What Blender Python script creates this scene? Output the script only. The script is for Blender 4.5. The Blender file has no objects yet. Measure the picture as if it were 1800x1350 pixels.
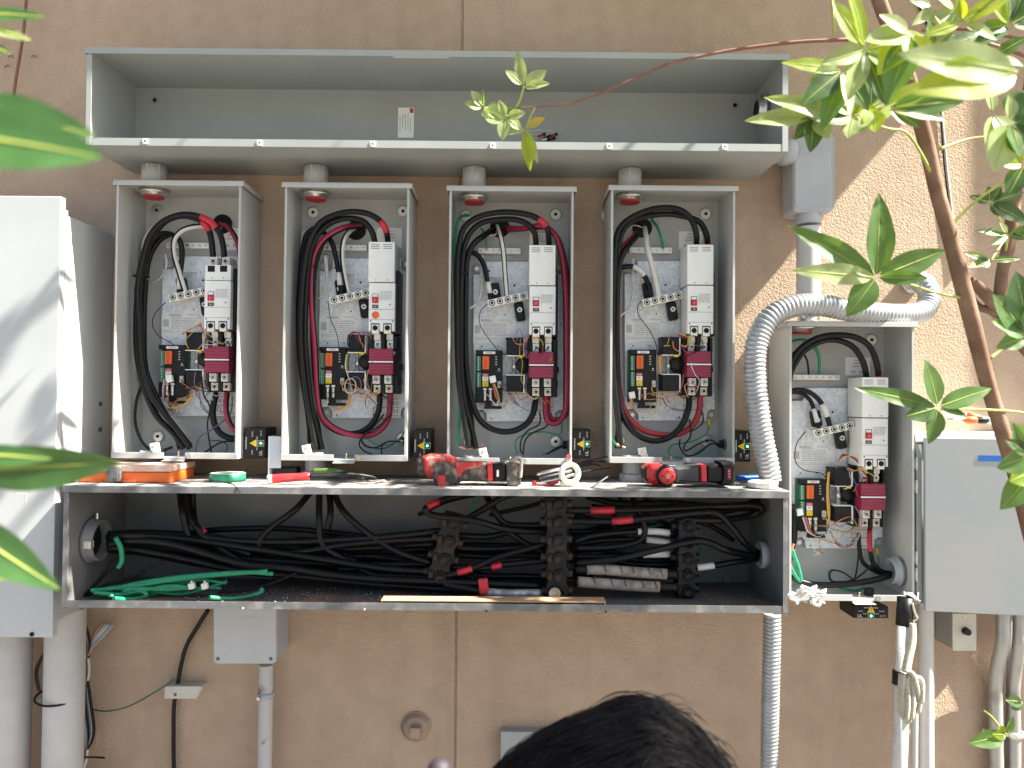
import bpy, bmesh, math, random
from mathutils import Vector, Matrix, noise
random.seed(7)
R = math.radians
sc = bpy.context.scene
C = sc.collection
# ------------------------------------------------------------------ camera
D = 2.26                      # metres from lens to the wall face (wall plane y = 0)
FPX = 1330.0                  # focal length in pixels of the 1800 px wide photo
cam_loc = Vector((0, -D, 1.5))
cam = bpy.data.objects.new("camera", bpy.data.cameras.new("camera"))
C.objects.link(cam)
CR = Matrix.Rotation(R(-0.13), 3, 'Z') @ Matrix.Rotation(R(90 + 1.08), 3, 'X') @ Matrix.Rotation(R(0.5), 3, 'Z')
cam.matrix_world = Matrix.Translation(cam_loc) @ CR.to_4x4()
cam.data.sensor_width = 36
cam.data.lens = FPX / 1800 * 36
cam.data.clip_start = .02
cam.data.clip_end = 300
cam.data.dof.use_dof = True
cam.data.dof.focus_distance = 2.12
cam.data.dof.aperture_fstop = 5
sc.camera = cam
# ------------------------------------------------------------------ world, sun, exposure
SUN = Vector((.85, -.19, 1.0)).normalized()          # towards the sun: high, far to the right, just off the wall plane
w = bpy.data.worlds.new("World"); sc.world = w; w.use_nodes = True
wn = w.node_tree.nodes; wl = w.node_tree.links
sky = wn.new('ShaderNodeTexSky'); sky.sky_type = 'NISHITA'; sky.sun_disc = False
sky.sun_elevation = math.asin(SUN.z); sky.sun_rotation = math.atan2(SUN.x, SUN.y)
sky.air_density = 1.0; sky.dust_density = 2.5; sky.ozone_density = .8
bg = wn['Background']; bg.inputs[1].default_value = .05
wl.new(sky.outputs[0], bg.inputs[0])
sl = bpy.data.lights.new("sun", 'SUN'); sl.energy = 5.0; sl.angle = R(.5); sl.color = (1, .94, .83)
so = bpy.data.objects.new("sun", sl); C.objects.link(so)
so.rotation_euler = SUN.to_track_quat('Z', 'Y').to_euler(); so.location = (3, -1, 6)
sc.view_settings.view_transform = 'Standard'; sc.view_settings.look = 'None'
sc.view_settings.exposure = 2.25; sc.view_settings.gamma = 1
sc.cycles.max_bounces = 8; sc.cycles.diffuse_bounces = 5

def P(px, py, d):
    """pixel of the photo -> point in the plane d metres out from the wall"""
    r = CR @ Vector(((px - 900) / FPX, -(py - 675) / FPX, -1))
    t = (-d + D) / r.y
    return cam_loc + r * t
def PD(px, py, dist):
    return P(px, py, D - dist)
# ------------------------------------------------------------------ materials
MATS = {}
def mat(name, col, rough=.5, metal=0, var=.0, vscale=12, bump=0, bscale=200, col2=None, thr=(.45, .62), spec=.5, emit=None, bdist=.001, coat=0, trans=0, detail=4):
    if name in MATS: return MATS[name]
    m = bpy.data.materials.new(name); m.use_nodes = True
    n = m.node_tree.nodes; l = m.node_tree.links
    b = n['Principled BSDF']
    b.inputs['Roughness'].default_value = rough; b.inputs['Metallic'].default_value = metal
    b.inputs['Specular IOR Level'].default_value = spec
    b.inputs['Coat Weight'].default_value = coat
    c = (*col, 1)
    b.inputs['Base Color'].default_value = c
    tc = n.new('ShaderNodeTexCoord')
    if var or col2:
        nz = n.new('ShaderNodeTexNoise'); nz.inputs['Scale'].default_value = vscale; nz.inputs['Detail'].default_value = detail
        l.new(tc.outputs['Object'], nz.inputs['Vector'])
        rp = n.new('ShaderNodeValToRGB')
        if col2:
            rp.color_ramp.elements[0].position = thr[0]; rp.color_ramp.elements[1].position = thr[1]
            rp.color_ramp.elements[0].color = c; rp.color_ramp.elements[1].color = (*col2, 1)
        else:
            rp.color_ramp.elements[0].position = .3; rp.color_ramp.elements[1].position = .7
            rp.color_ramp.elements[0].color = (*[x * (1 - var) for x in col], 1)
            rp.color_ramp.elements[1].color = (*[min(1, x * (1 + var)) for x in col], 1)
        l.new(nz.outputs['Fac'], rp.inputs[0]); l.new(rp.outputs[0], b.inputs['Base Color'])
        mr = n.new('ShaderNodeMapRange'); mr.inputs['To Min'].default_value = max(.05, rough - .1); mr.inputs['To Max'].default_value = min(1, rough + .12)
        l.new(nz.outputs['Fac'], mr.inputs[0]); l.new(mr.outputs[0], b.inputs['Roughness'])
    if bump:
        nb = n.new('ShaderNodeTexNoise'); nb.inputs['Scale'].default_value = bscale; nb.inputs['Detail'].default_value = 3
        l.new(tc.outputs['Object'], nb.inputs['Vector'])
        bp = n.new('ShaderNodeBump'); bp.inputs['Strength'].default_value = bump; bp.inputs['Distance'].default_value = bdist
        l.new(nb.outputs['Fac'], bp.inputs['Height']); l.new(bp.outputs[0], b.inputs['Normal'])
    if emit:
        b.inputs['Emission Color'].default_value = (*emit[0], 1); b.inputs['Emission Strength'].default_value = emit[1]
    if trans: b.inputs['Transmission Weight'].default_value = trans
    MATS[name] = m
    return m
def stucco():
    m = bpy.data.materials.new('stucco'); m.use_nodes = True
    n = m.node_tree.nodes; l = m.node_tree.links; b = n['Principled BSDF']
    b.inputs['Roughness'].default_value = .93; b.inputs['Specular IOR Level'].default_value = .15
    tc = n.new('ShaderNodeTexCoord')
    n1 = n.new('ShaderNodeTexNoise'); n1.inputs['Scale'].default_value = 1.3; n1.inputs['Detail'].default_value = 5
    n2 = n.new('ShaderNodeTexNoise'); n2.inputs['Scale'].default_value = 14; n2.inputs['Detail'].default_value = 6
    n3 = n.new('ShaderNodeTexNoise'); n3.inputs['Scale'].default_value = 165; n3.inputs['Detail'].default_value = 2.5; n3.inputs['Distortion'].default_value = .6
    n5 = n.new('ShaderNodeTexNoise'); n5.inputs['Scale'].default_value = 430; n5.inputs['Detail'].default_value = 3
    for q in (n1, n2, n3, n5): l.new(tc.outputs['Object'], q.inputs['Vector'])
    rp = n.new('ShaderNodeValToRGB'); rp.color_ramp.elements[0].position = .3; rp.color_ramp.elements[1].position = .72
    rp.color_ramp.elements[0].color = (.435, .317, .226, 1); rp.color_ramp.elements[1].color = (.53, .402, .30, 1)
    l.new(n1.outputs['Fac'], rp.inputs[0])
    mx = n.new('ShaderNodeMixRGB'); mx.blend_type = 'MULTIPLY'; mx.inputs[0].default_value = .35
    r2 = n.new('ShaderNodeValToRGB'); r2.color_ramp.elements[0].position = .3; r2.color_ramp.elements[0].color = (.72, .7, .68, 1); r2.color_ramp.elements[1].position = .62
    l.new(n2.outputs['Fac'], r2.inputs[0]); l.new(rp.outputs[0], mx.inputs[1]); l.new(r2.outputs[0], mx.inputs[2])
    # rain streaks, long in z
    mp = n.new('ShaderNodeMapping'); mp.inputs['Scale'].default_value = (16, 16, .8)
    n4 = n.new('ShaderNodeTexNoise'); n4.inputs['Scale'].default_value = 1; n4.inputs['Detail'].default_value = 4
    l.new(tc.outputs['Object'], mp.inputs[0]); l.new(mp.outputs[0], n4.inputs['Vector'])
    r4 = n.new('ShaderNodeValToRGB'); r4.color_ramp.elements[0].position = .28; r4.color_ramp.elements[0].color = (.78, .77, .75, 1); r4.color_ramp.elements[1].position = .5
    l.new(n4.outputs['Fac'], r4.inputs[0])
    m2 = n.new('ShaderNodeMixRGB'); m2.blend_type = 'MULTIPLY'; m2.inputs[0].default_value = .32
    l.new(mx.outputs[0], m2.inputs[1]); l.new(r4.outputs[0], m2.inputs[2])
    l.new(m2.outputs[0], b.inputs['Base Color'])
    ad = n.new('ShaderNodeMath'); ad.operation = 'MULTIPLY_ADD'; ad.inputs[1].default_value = .22
    l.new(n5.outputs['Fac'], ad.inputs[0]); l.new(n3.outputs['Fac'], ad.inputs[2])
    bp = n.new('ShaderNodeBump'); bp.inputs['Strength'].default_value = 1.0; bp.inputs['Distance'].default_value = .0045
    l.new(ad.outputs[0], bp.inputs['Height']); l.new(bp.outputs[0], b.inputs['Normal'])
    return m
def galv(name, c0, c1, sc_=45, rough=.42, metal=.75):
    if name in MATS: return MATS[name]
    m = bpy.data.materials.new(name); m.use_nodes = True
    n = m.node_tree.nodes; l = m.node_tree.links; b = n['Principled BSDF']
    b.inputs['Metallic'].default_value = metal
    tc = n.new('ShaderNodeTexCoord'); v = n.new('ShaderNodeTexVoronoi'); v.inputs['Scale'].default_value = sc_
    nz = n.new('ShaderNodeTexNoise'); nz.inputs['Scale'].default_value = 9; nz.inputs['Detail'].default_value = 5
    l.new(tc.outputs['Object'], v.inputs['Vector']); l.new(tc.outputs['Object'], nz.inputs['Vector'])
    mx = n.new('ShaderNodeMixRGB'); mx.inputs[0].default_value = .55
    l.new(v.outputs['Color'], mx.inputs[1]); l.new(nz.outputs['Fac'], mx.inputs[2])
    bw = n.new('ShaderNodeRGBToBW'); l.new(mx.outputs[0], bw.inputs[0])
    rp = n.new('ShaderNodeValToRGB'); rp.color_ramp.elements[0].position = .25; rp.color_ramp.elements[1].position = .75
    rp.color_ramp.elements[0].color = (*c0, 1); rp.color_ramp.elements[1].color = (*c1, 1)
    l.new(bw.outputs[0], rp.inputs[0]); l.new(rp.outputs[0], b.inputs['Base Color'])
    mr = n.new('ShaderNodeMapRange'); mr.inputs['To Min'].default_value = rough - .1; mr.inputs['To Max'].default_value = rough + .15
    l.new(bw.outputs[0], mr.inputs[0]); l.new(mr.outputs[0], b.inputs['Roughness'])
    MATS[name] = m; return m
def leafmat(name, c_top, c_tr, tw=.5):
    m = bpy.data.materials.new(name); m.use_nodes = True
    n = m.node_tree.nodes; l = m.node_tree.links; b = n['Principled BSDF']; out = n['Material Output']
    b.inputs['Roughness'].default_value = .38; b.inputs['Specular IOR Level'].default_value = .5
    tc = n.new('ShaderNodeTexCoord'); nz = n.new('ShaderNodeTexNoise'); nz.inputs['Scale'].default_value = 30; nz.inputs['Detail'].default_value = 4
    l.new(tc.outputs['Object'], nz.inputs['Vector'])
    rp = n.new('ShaderNodeValToRGB'); rp.color_ramp.elements[0].position = .3; rp.color_ramp.elements[1].position = .7
    rp.color_ramp.elements[0].color = (*[x * .72 for x in c_top], 1); rp.color_ramp.elements[1].color = (*[x * 1.3 for x in c_top], 1)
    l.new(nz.outputs['Fac'], rp.inputs[0]); l.new(rp.outputs[0], b.inputs['Base Color'])
    t = n.new('ShaderNodeBsdfTranslucent'); t.inputs[0].default_value = (*c_tr, 1)
    ms = n.new('ShaderNodeMixShader'); ms.inputs[0].default_value = tw
    l.new(b.outputs[0], ms.inputs[1]); l.new(t.outputs[0], ms.inputs[2]); l.new(ms.outputs[0], out.inputs[0])
    wv = n.new('ShaderNodeTexNoise'); wv.inputs['Scale'].default_value = 90
    l.new(tc.outputs['Object'], wv.inputs['Vector'])
    bp = n.new('ShaderNodeBump'); bp.inputs['Strength'].default_value = .3; bp.inputs['Distance'].default_value = .001
    l.new(wv.outputs['Fac'], bp.inputs['Height']); l.new(bp.outputs[0], b.inputs['Normal'])
    return m
STUCCO = stucco()
CAB = mat('cabinet_paint', (.44, .445, .43), .42, var=.07, vscale=9, bump=.12, bscale=500)
TRU = mat('upper_trough_paint', (.315, .335, .325), .45, var=.06, vscale=6, bump=.1, bscale=500)
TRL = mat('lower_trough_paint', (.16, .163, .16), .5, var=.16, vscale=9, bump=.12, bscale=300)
SHELF = mat('dusty_shelf_paint', (.13, .13, .13), .8, col2=(.46, .43, .40), vscale=16, thr=(.38, .62), bump=.4, bscale=180, detail=8)
TRIM = mat('worn_trough_lip', (.13, .134, .137), .5, col2=(.26, .25, .24), vscale=22, thr=(.5, .7), bump=.2, bscale=200)
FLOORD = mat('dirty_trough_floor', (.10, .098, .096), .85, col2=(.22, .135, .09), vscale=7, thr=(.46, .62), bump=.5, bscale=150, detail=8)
BIG = mat('large_cabinet_paint', (.45, .47, .475), .38, var=.07, vscale=3, bump=.1, bscale=400)
DOORM = mat('right_door_paint', (.345, .37, .38), .45, col2=(.38, .385, .375), vscale=5, thr=(.4, .65), bump=.1, bscale=400, detail=8)
GAL = galv('galvanised_plate', (.56, .61, .65), (.90, .93, .95), 120, .45, .1)
STEEL = mat('bright_steel', (.60, .60, .58), .28, .9, var=.15, vscale=60)
TIN = mat('tin_lug', (.78, .75, .67), .4, .25, var=.1, vscale=80)
BRASS = mat('brass', (.55, .46, .28), .35, .8)
FLEX = mat('flex_steel', (.40, .415, .43), .46, .65, var=.15, vscale=30)
RIGID = mat('rigid_conduit', (.42, .42, .41), .45, .5, col2=(.27, .245, .22), vscale=14, thr=(.5, .75), detail=8)
PVC = mat('pvc_grey', (.36, .375, .40), .5, var=.08, vscale=10)
PVCL = mat('pvc_pale', (.47, .46, .45), .5, var=.1, vscale=9, bump=.1)
WHITE = mat('white_plastic', (.80, .80, .77), .42, var=.04, vscale=20)
OFFW = mat('offwhite_plastic', (.58, .57, .52), .45, var=.05, vscale=20)
PAPER = mat('label_paper', (.80, .80, .78), .5, var=.04, vscale=40)
PAPERG = mat('label_paper_grey', (.66, .68, .68), .4, var=.04, vscale=40)
INK = mat('label_ink', (.04, .04, .05), .6)
INKG = mat('label_ink_faint', (.10, .10, .11), .6)
BLK = mat('black_cable', (.0055, .0055, .006), .38, spec=.28, var=.35, vscale=25, bump=.1, bscale=90)
BLKP = mat('black_plastic', (.007, .007, .008), .42, spec=.3, var=.3, vscale=30)
HOLE = mat('hole_black', (.006, .006, .006), .9)
GUNK = mat('dirty_black_rubber', (.009, .008, .008), .5, spec=.3, col2=(.075, .045, .03), vscale=22, thr=(.5, .78), bump=.5, bscale=80, detail=8)
REDST = mat('red_stripe', (.30, .012, .05), .45)
REDC = mat('red_cable', (.34, .02, .03), .45, var=.15, vscale=30)
RTAPE = mat('red_tape', (.50, .022, .04), .45, var=.2, vscale=60, bump=.3, bscale=90)
RED = mat('tool_red', (.55, .025, .03), .42, col2=(.42, .12, .09), vscale=25, thr=(.55, .8))
REDD = mat('red_dusty', (.50, .035, .03), .7, col2=(.46, .30, .24), vscale=55, thr=(.48, .72), detail=9)
DUSTY = mat('black_dusty', (.04, .036, .034), .8, col2=(.30, .23, .19), vscale=50, thr=(.44, .76), detail=9)
RSEAL = mat('red_seal', (.40, .02, .02), .5)
WSTR = mat('white_stripe', (.62, .60, .55), .45)
WCAB = mat('white_cable', (.62, .60, .56), .5, var=.08, vscale=30)
WTAPE = mat('white_tape', (.66, .65, .62), .55, var=.1, vscale=60, bump=.3, bscale=90)
BTAPE = mat('beige_tape', (.36, .32, .27), .7, col2=(.20, .16, .13), vscale=40, thr=(.42, .7), bump=.3, bscale=90)
GRN = mat('green_wire', (.015, .24, .12), .42, var=.2, vscale=40)
GRND = mat('dark_green_wire', (.02, .11, .08), .45)
PCB = mat('circuit_green', (.02, .13, .065), .5)
TGRN = mat('terminal_green', (.06, .24, .15), .5)
MAROON = mat('maroon_plastic', (.27, .018, .055), .45, var=.06, vscale=30)
ORNG = mat('orange_terminal', (.75, .13, .02), .5)
ORBOX = mat('orange_box', (.78, .15, .02), .45, var=.08, vscale=20)
CLEAR = mat('clear_dusty_lid', (.62, .36, .26), .5, col2=(.66, .58, .52), vscale=60, thr=(.4, .65), detail=6)
YEL = mat('yellow_label', (.75, .55, .02), .5)
YELW = mat('yellow_wire', (.60, .42, .04), .45)
ORW = mat('orange_wire', (.62, .20, .03), .45)
PURW = mat('violet_wire', (.20, .12, .24), .45)
PNK = mat('pink_label', (.62, .12, .14), .5)
COP = mat('copper_strand', (.62, .28, .18), .4, .6)
STRAND = mat('bare_strand', (.50, .48, .44), .38, .8, var=.25, vscale=120)
LED = mat('green_led', (.05, .6, .1), .4, emit=((.1, 1, .25), 3))
BLUE = mat('blue_tape', (.02, .14, .50), .6, var=.1, vscale=30)
GLOW = mat('pale_ring_plastic', (.70, .72, .58), .45)
BEIGE = mat('beige_box', (.52, .49, .42), .5, var=.08, vscale=20, bump=.2, bscale=150)
WOODC = mat('cardboard', (.42, .27, .16), .85, var=.15, vscale=12, bump=.2, bscale=100)
ROPE = mat('rope', (.46, .43, .34), .85, var=.2, vscale=120, bump=.7, bscale=160)
BARK = mat('bark', (.17, .098, .065), .85, spec=.2, col2=(.29, .19, .13), vscale=18, thr=(.4, .7), bump=.6, bscale=45, detail=7, bdist=.003)
TWIG = mat('twig', (.20, .09, .06), .7, var=.25, vscale=30, bump=.3, bscale=90)
GSTEM = mat('green_stem', (.34, .38, .08), .55, var=.15, vscale=30)
LEAFA = leafmat('leaf_green', (.085, .17, .045), (.22, .40, .04), .45)
LEAFB = leafmat('leaf_bright', (.24, .36, .04), (.70, .80, .02), .62)
LEAFC = leafmat('leaf_pale', (.36, .44, .20), (.45, .55, .10), .42)
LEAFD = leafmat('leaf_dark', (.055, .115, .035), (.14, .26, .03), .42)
LEAFN = leafmat('leaf_near_shaded', (.05, .125, .035), (.10, .22, .03), .35)  # near leaves: their shade is put into this darker green
LEAFY = leafmat('leaf_yellow', (.55, .38, .05), (.5, .35, .05), .4)
SKIN = mat('skin', (.36, .20, .14), .5, var=.06, vscale=30, bump=.15, bscale=300)
HAIR = mat('black_hair', (.0022, .0022, .003), .5, var=.4, vscale=30, spec=.07)
SHIRT = mat('navy_shirt', (.03, .045, .09), .85, var=.15, vscale=20, bump=.4, bscale=60)
TROUS = mat('dark_trousers', (.035, .035, .04), .85, var=.15, vscale=20, bump=.4, bscale=60)
SHOE = mat('brown_boot', (.09, .05, .03), .6)
GLOVE = mat('dark_glove', (.028, .02, .028), .6, var=.2, vscale=60, bump=.3, bscale=200)
GROUND = mat('gravel_ground', (.15, .14, .125), .9, col2=(.22, .205, .185), vscale=30, thr=(.4, .65), bump=.8, bscale=60, bdist=.01, detail=8)
DEB = mat('crumbs', (.40, .33, .27), .9, col2=(.24, .10, .05), vscale=10, thr=(.45, .55))
# ------------------------------------------------------------------ mesh builder
_txt = {}
def text_mesh(s):
    if s not in _txt:
        cu = bpy.data.curves.new('t', 'FONT'); cu.body = s; cu.align_x = 'CENTER'; cu.align_y = 'CENTER'; cu.size = 1; cu.resolution_u = 2
        ob = bpy.data.objects.new('t', cu); me = ob.to_mesh()
        _txt[s] = ([v.co.copy() for v in me.vertices], [list(p.vertices) for p in me.polygons])
        ob.to_mesh_clear(); bpy.data.objects.remove(ob); bpy.data.curves.remove(cu)
    return _txt[s]
def crom(pts, n=6):
    out = []
    m = len(pts)
    if m < 3: n = 1 if m < 2 else n
    for i in range(m - 1):
        p0 = pts[max(i - 1, 0)]; p1 = pts[i]; p2 = pts[i + 1]; p3 = pts[min(i + 2, m - 1)]
        for k in range(n):
            t = k / n; t2 = t * t; t3 = t2 * t
            out.append(.5 * ((2 * p1) + (p2 - p0) * t + (2 * p0 - 5 * p1 + 4 * p2 - p3) * t2 + (3 * p1 - p0 - 3 * p2 + p3) * t3))
    out.append(pts[-1]); return out
WL = {}
def setp(o, label=None, cat=None, group=None, kind=None):
    if label: o['label'] = label
    if cat: o['category'] = cat
    if group: o['group'] = group
    if kind: o['kind'] = kind
    return o
def thing(name, loc, label, cat, group=None):
    o = bpy.data.objects.new(name, None); o.empty_display_size = .05; C.objects.link(o); o.location = loc
    WL[o.name] = Vector(loc)
    return setp(o, label, cat, group)
class MB:
    def __init__(s): s.v = []; s.f = []; s.m = []; s.mats = []; s.sm = []
    def mi(s, m):
        if m not in s.mats: s.mats.append(m)
        return s.mats.index(m)
    def add(s, vs, fs, m, smooth=False):
        b = len(s.v); k = s.mi(m); s.v += [Vector(v) for v in vs]
        for f in fs: s.f.append([b + i for i in f]); s.m.append(k); s.sm.append(smooth)
        return s
    def box(s, a, b, m, bev=0, rot=0, M=None):
        x0, x1 = sorted((a[0], b[0])); y0, y1 = sorted((a[1], b[1])); z0, z1 = sorted((a[2], b[2]))
        if bev <= 0:
            vs = [(x, y, z) for x in (x0, x1) for y in (y0, y1) for z in (z0, z1)]
            fs = [(0, 1, 3, 2), (4, 6, 7, 5), (0, 4, 5, 1), (2, 3, 7, 6), (0, 2, 6, 4), (1, 5, 7, 3)]
        else:
            bm = bmesh.new(); bmesh.ops.create_cube(bm, size=1)
            for v in bm.verts:
                v.co = Vector(((v.co.x + .5) * (x1 - x0) + x0, (v.co.y + .5) * (y1 - y0) + y0, (v.co.z + .5) * (z1 - z0) + z0))
            bev = min(bev, .45 * min(x1 - x0, y1 - y0, z1 - z0))
            bmesh.ops.bevel(bm, geom=list(bm.edges), offset=bev, segments=2, affect='EDGES', profile=.5)
            bm.verts.index_update()
            vs = [v.co.copy() for v in bm.verts]; fs = [[v.index for v in f.verts] for f in bm.faces]; bm.free()
        if rot:
            c = Vector(((x0 + x1) / 2, 0, (z0 + z1) / 2)); Rm = Matrix.Rotation(-rot, 3, 'Y')
            vs = [Rm @ (Vector(v) - c) + c for v in vs]
        if M: vs = [M @ Vector(v) for v in vs]
        return s.add(vs, fs, m)
    def cyl(s, c, axis, r, h, m, r2=None, seg=20, cap=True, smooth=True):
        """centre of one end c, direction axis, length h"""
        a = Vector(axis).normalized(); u = a.orthogonal().normalized(); w_ = a.cross(u); r2 = r if r2 is None else r2
        c = Vector(c); vs = []
        for k in range(seg):
            t = 2 * math.pi * k / seg; q = u * math.cos(t) + w_ * math.sin(t)
            vs += [c + q * r, c + a * h + q * r2]
        fs = [(2 * k, (2 * k + 2) % (2 * seg), (2 * k + 3) % (2 * seg), 2 * k + 1) for k in range(seg)]
        s.add(vs, fs, m, smooth)
        if cap:
            s.add(vs[0::2], [list(range(seg))[::-1]], m); s.add(vs[1::2], [list(range(seg))], m)
        return s
    def lathe(s, c, axis, prof, m, seg=24, smooth=True):
        a = Vector(axis).normalized(); u = a.orthogonal().normalized(); w_ = a.cross(u); c = Vector(c); vs = []; n = len(prof)
        for k in range(seg):
            t = 2 * math.pi * k / seg; q = u * math.cos(t) + w_ * math.sin(t)
            for (r, h) in prof: vs.append(c + q * r + a * h)
        fs = []
        for k in range(seg):
            for i in range(n - 1):
                fs.append((k * n + i, ((k + 1) % seg) * n + i, ((k + 1) % seg) * n + i + 1, k * n + i + 1))
        return s.add(vs, fs, m, smooth)
    def torus(s, c, axis, R_, r, m, seg=28, rs=8):
        return s.lathe(c, axis, [(R_ + r * math.cos(2 * math.pi * i / rs), r * math.sin(2 * math.pi * i / rs)) for i in range(rs + 1)], m, seg)
    def tube(s, pts, r, m, seg=8, n=6, stripe=None, rib=None, cap=True, flat=1):
        pts = [Vector(p) for p in pts]
        rr = r if isinstance(r, (list, tuple)) else None
        if rr:
            q = crom([Vector((x, 0, 0)) for x in rr], n); rad = [max(.0002, a.x) for a in q]
        path = crom(pts, n)
        if rib:
            L = [0]
            for i in range(1, len(path)): L.append(L[-1] + (path[i] - path[i - 1]).length)
            N = int(L[-1] / rib * 4); np_ = []; j = 0
            for k in range(N + 1):
                t = L[-1] * k / N
                while j < len(L) - 2 and L[j + 1] < t: j += 1
                f = (t - L[j]) / max(1e-9, L[j + 1] - L[j]); np_.append(path[j].lerp(path[j + 1], f))
            path = np_; rad = [r * (1 + (.0, .075, .09, -.05)[k % 4]) for k in range(len(path))]
        elif not rr: rad = [r] * len(path)
        vs = []; prev = None
        for i, p in enumerate(path):
            t = (path[min(i + 1, len(path) - 1)] - path[max(i - 1, 0)])
            t = t.normalized() if t.length > 1e-9 else Vector((0, 0, 1))
            if prev is None:
                ref = Vector((0, -1, 0)); u = ref - t * ref.dot(t)
                if u.length < .2: u = t.orthogonal()
            else:
                u = prev - t * prev.dot(t)
                if u.length < 1e-5: u = t.orthogonal()
            u.normalize(); prev = u; w_ = t.cross(u)
            for k in range(seg):
                a = 2 * math.pi * k / seg
                vs.append(p + (u * math.cos(a) * flat + w_ * math.sin(a)) * rad[i])
        for k in range(seg):
            mm = m
            if stripe and k in (stripe[1] if len(stripe) > 1 else (0, 1)): mm = stripe[0]
            s_f = [(i * seg + k, i * seg + (k + 1) % seg, (i + 1) * seg + (k + 1) % seg, (i + 1) * seg + k) for i in range(len(path) - 1)]
            if k == 0:
                b = len(s.v); s.v += vs
            kk = s.mi(mm)
            for f in s_f: s.f.append([b + x for x in f]); s.m.append(kk); s.sm.append(True)
        if cap:
            kk = s.mi(m)
            s.f.append([b + x for x in range(seg)][::-1]); s.m.append(kk); s.sm.append(False)
            e = (len(path) - 1) * seg
            s.f.append([b + e + x for x in range(seg)]); s.m.append(kk); s.sm.append(False)
        return s
    def prism(s, pts, d0, d1, m, bev=0, px=True):
        """outline in photo pixels at plane d1 (nearer the lens), extruded back to d0, chamfered front edge"""
        q = [P(x, y, d1) for x, y in pts] if px else [Vector(p) for p in pts]
        area = sum(q[i].x * q[(i + 1) % len(q)].z - q[(i + 1) % len(q)].x * q[i].z for i in range(len(q)))
        if area < 0: q = q[::-1]
        c = sum(q, Vector()) / len(q); n = len(q)
        sz = max((a - c).length for a in q); k = max(0, 1 - bev / sz * 1.4)
        back = [Vector((a.x, -d0, a.z)) for a in q]; fr = [Vector((a.x, -d1 + bev, a.z)) for a in q]
        lay = [back, fr]
        if bev: lay.append([Vector((c.x + (a.x - c.x) * k, -d1, c.z + (a.z - c.z) * k)) for a in q])
        vs = sum(lay, []); fs = [list(range(n))[::-1]]
        for j in range(len(lay) - 1):
            for i in range(n): fs.append((j * n + i, j * n + (i + 1) % n, (j + 1) * n + (i + 1) % n, (j + 1) * n + i))
        fs.append([(len(lay) - 1) * n + i for i in range(n)])
        fs = [f[::-1] for f in fs]
        return s.add(vs, fs, m)
    def text(s, t, c, size, m, rot=0, wid=None, M=None):
        vs, fs = text_mesh(t); c = Vector(c); sx = size
        if wid:
            w0 = max(v.x for v in vs) - min(v.x for v in vs); sx = wid / w0
        ca, sa = math.cos(rot), math.sin(rot)
        out = []
        for v in vs:
            x = v.x * sx; z = v.y * size
            o = Vector((x * ca - z * sa, 0, x * sa + z * ca))
            out.append(M @ (c + o) if M else c + o)
        return s.add(out, fs, m)
    def quad(s, c, w_, h, m, rot=0):
        ca, sa = math.cos(rot), math.sin(rot); c = Vector(c)
        vs = [c + Vector((x * ca - z * sa, 0, x * sa + z * ca)) for x, z in ((-w_ / 2, -h / 2), (w_ / 2, -h / 2), (w_ / 2, h / 2), (-w_ / 2, h / 2))]
        return s.add(vs, [(0, 1, 2, 3)], m)
    def build(s, name, parent=None, label=None, cat=None, group=None, kind=None, bevel=0):
        lo = Vector([min(v[i] for v in s.v) for i in range(3)]); hi = Vector([max(v[i] for v in s.v) for i in range(3)])
        c = (lo + hi) / 2
        if parent is None: c.z = lo.z
        me = bpy.data.meshes.new(name); me.from_pydata([v - c for v in s.v], [], s.f)
        for m in s.mats: me.materials.append(m)
        me.polygons.foreach_set('material_index', s.m); me.polygons.foreach_set('use_smooth', s.sm)
        me.update()
        o = bpy.data.objects.new(name, me); C.objects.link(o)
        if parent is not None:
            o.parent = parent; o.location = c - WL[parent.name]
        else: o.location = c
        WL[o.name] = c
        if bevel:
            md = o.modifiers.new('b', 'BEVEL'); md.width = bevel; md.segments = 2; md.limit_method = 'ANGLE'
        return setp(o, label, cat, group, kind)
def V(*a): return Vector(a)
# ------------------------------------------------------------------ wall, ground, added shade casters
def wall():
    mb = MB(); jx = P(806, 700, 0).x
    prof = [(-6, 0), (jx - .0045, 0), (jx - .002, .006), (jx + .002, .006), (jx + .0045, 0), (6, 0)]
    vs = []; 
    for x, y in prof: vs += [(x, y, 0), (x, y, 4.2)]
    fs = [(2 * i, 2 * i + 2, 2 * i + 3, 2 * i + 1) for i in range(len(prof) - 1)]
    mb.add(vs, fs, STUCCO)
    mb.add([(-6, .25, 0), (6, .25, 0), (6, .25, 4.2), (-6, .25, 4.2), (-6, 0, 0), (-6, 0, 4.2), (6, 0, 0), (6, 0, 4.2)], [(1, 0, 3, 2), (0, 4, 5, 3), (6, 1, 2, 7), (5, 7, 2, 3)], STUCCO)
    return mb.build('stucco_wall', label='tan stucco building wall with a vertical control joint behind the equipment', cat='wall')
wall()
g = MB(); g.add([(-60, -60, 0), (60, -60, 0), (60, 60, 0), (-60, 60, 0)], [(0, 1, 2, 3)], GROUND)
g.build('ground', kind='structure')
OH = 3.2
e = MB(); e.box((-6, -.425, OH), (1.91, -.001, OH + .12), PVCL); e.box((-6, -.44, OH + .12), (1.93, -.001, OH + .16), PVCL)  # slab added out of view, its end and depth shaped for the shade line
e.build('shade_slab', label='shallow slab added out of view above the stucco wall to cast shade', cat='shade_caster')
pl = MB(); pl.box((2.17, -.18, 0), (2.5, -.001, 4.1), STUCCO, .01)  # post added out of view to bound the sunlit wall patch on the right
pl.build('shade_post', label='square stucco post added out of view on the right to cast shade', cat='shade_post')

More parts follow.
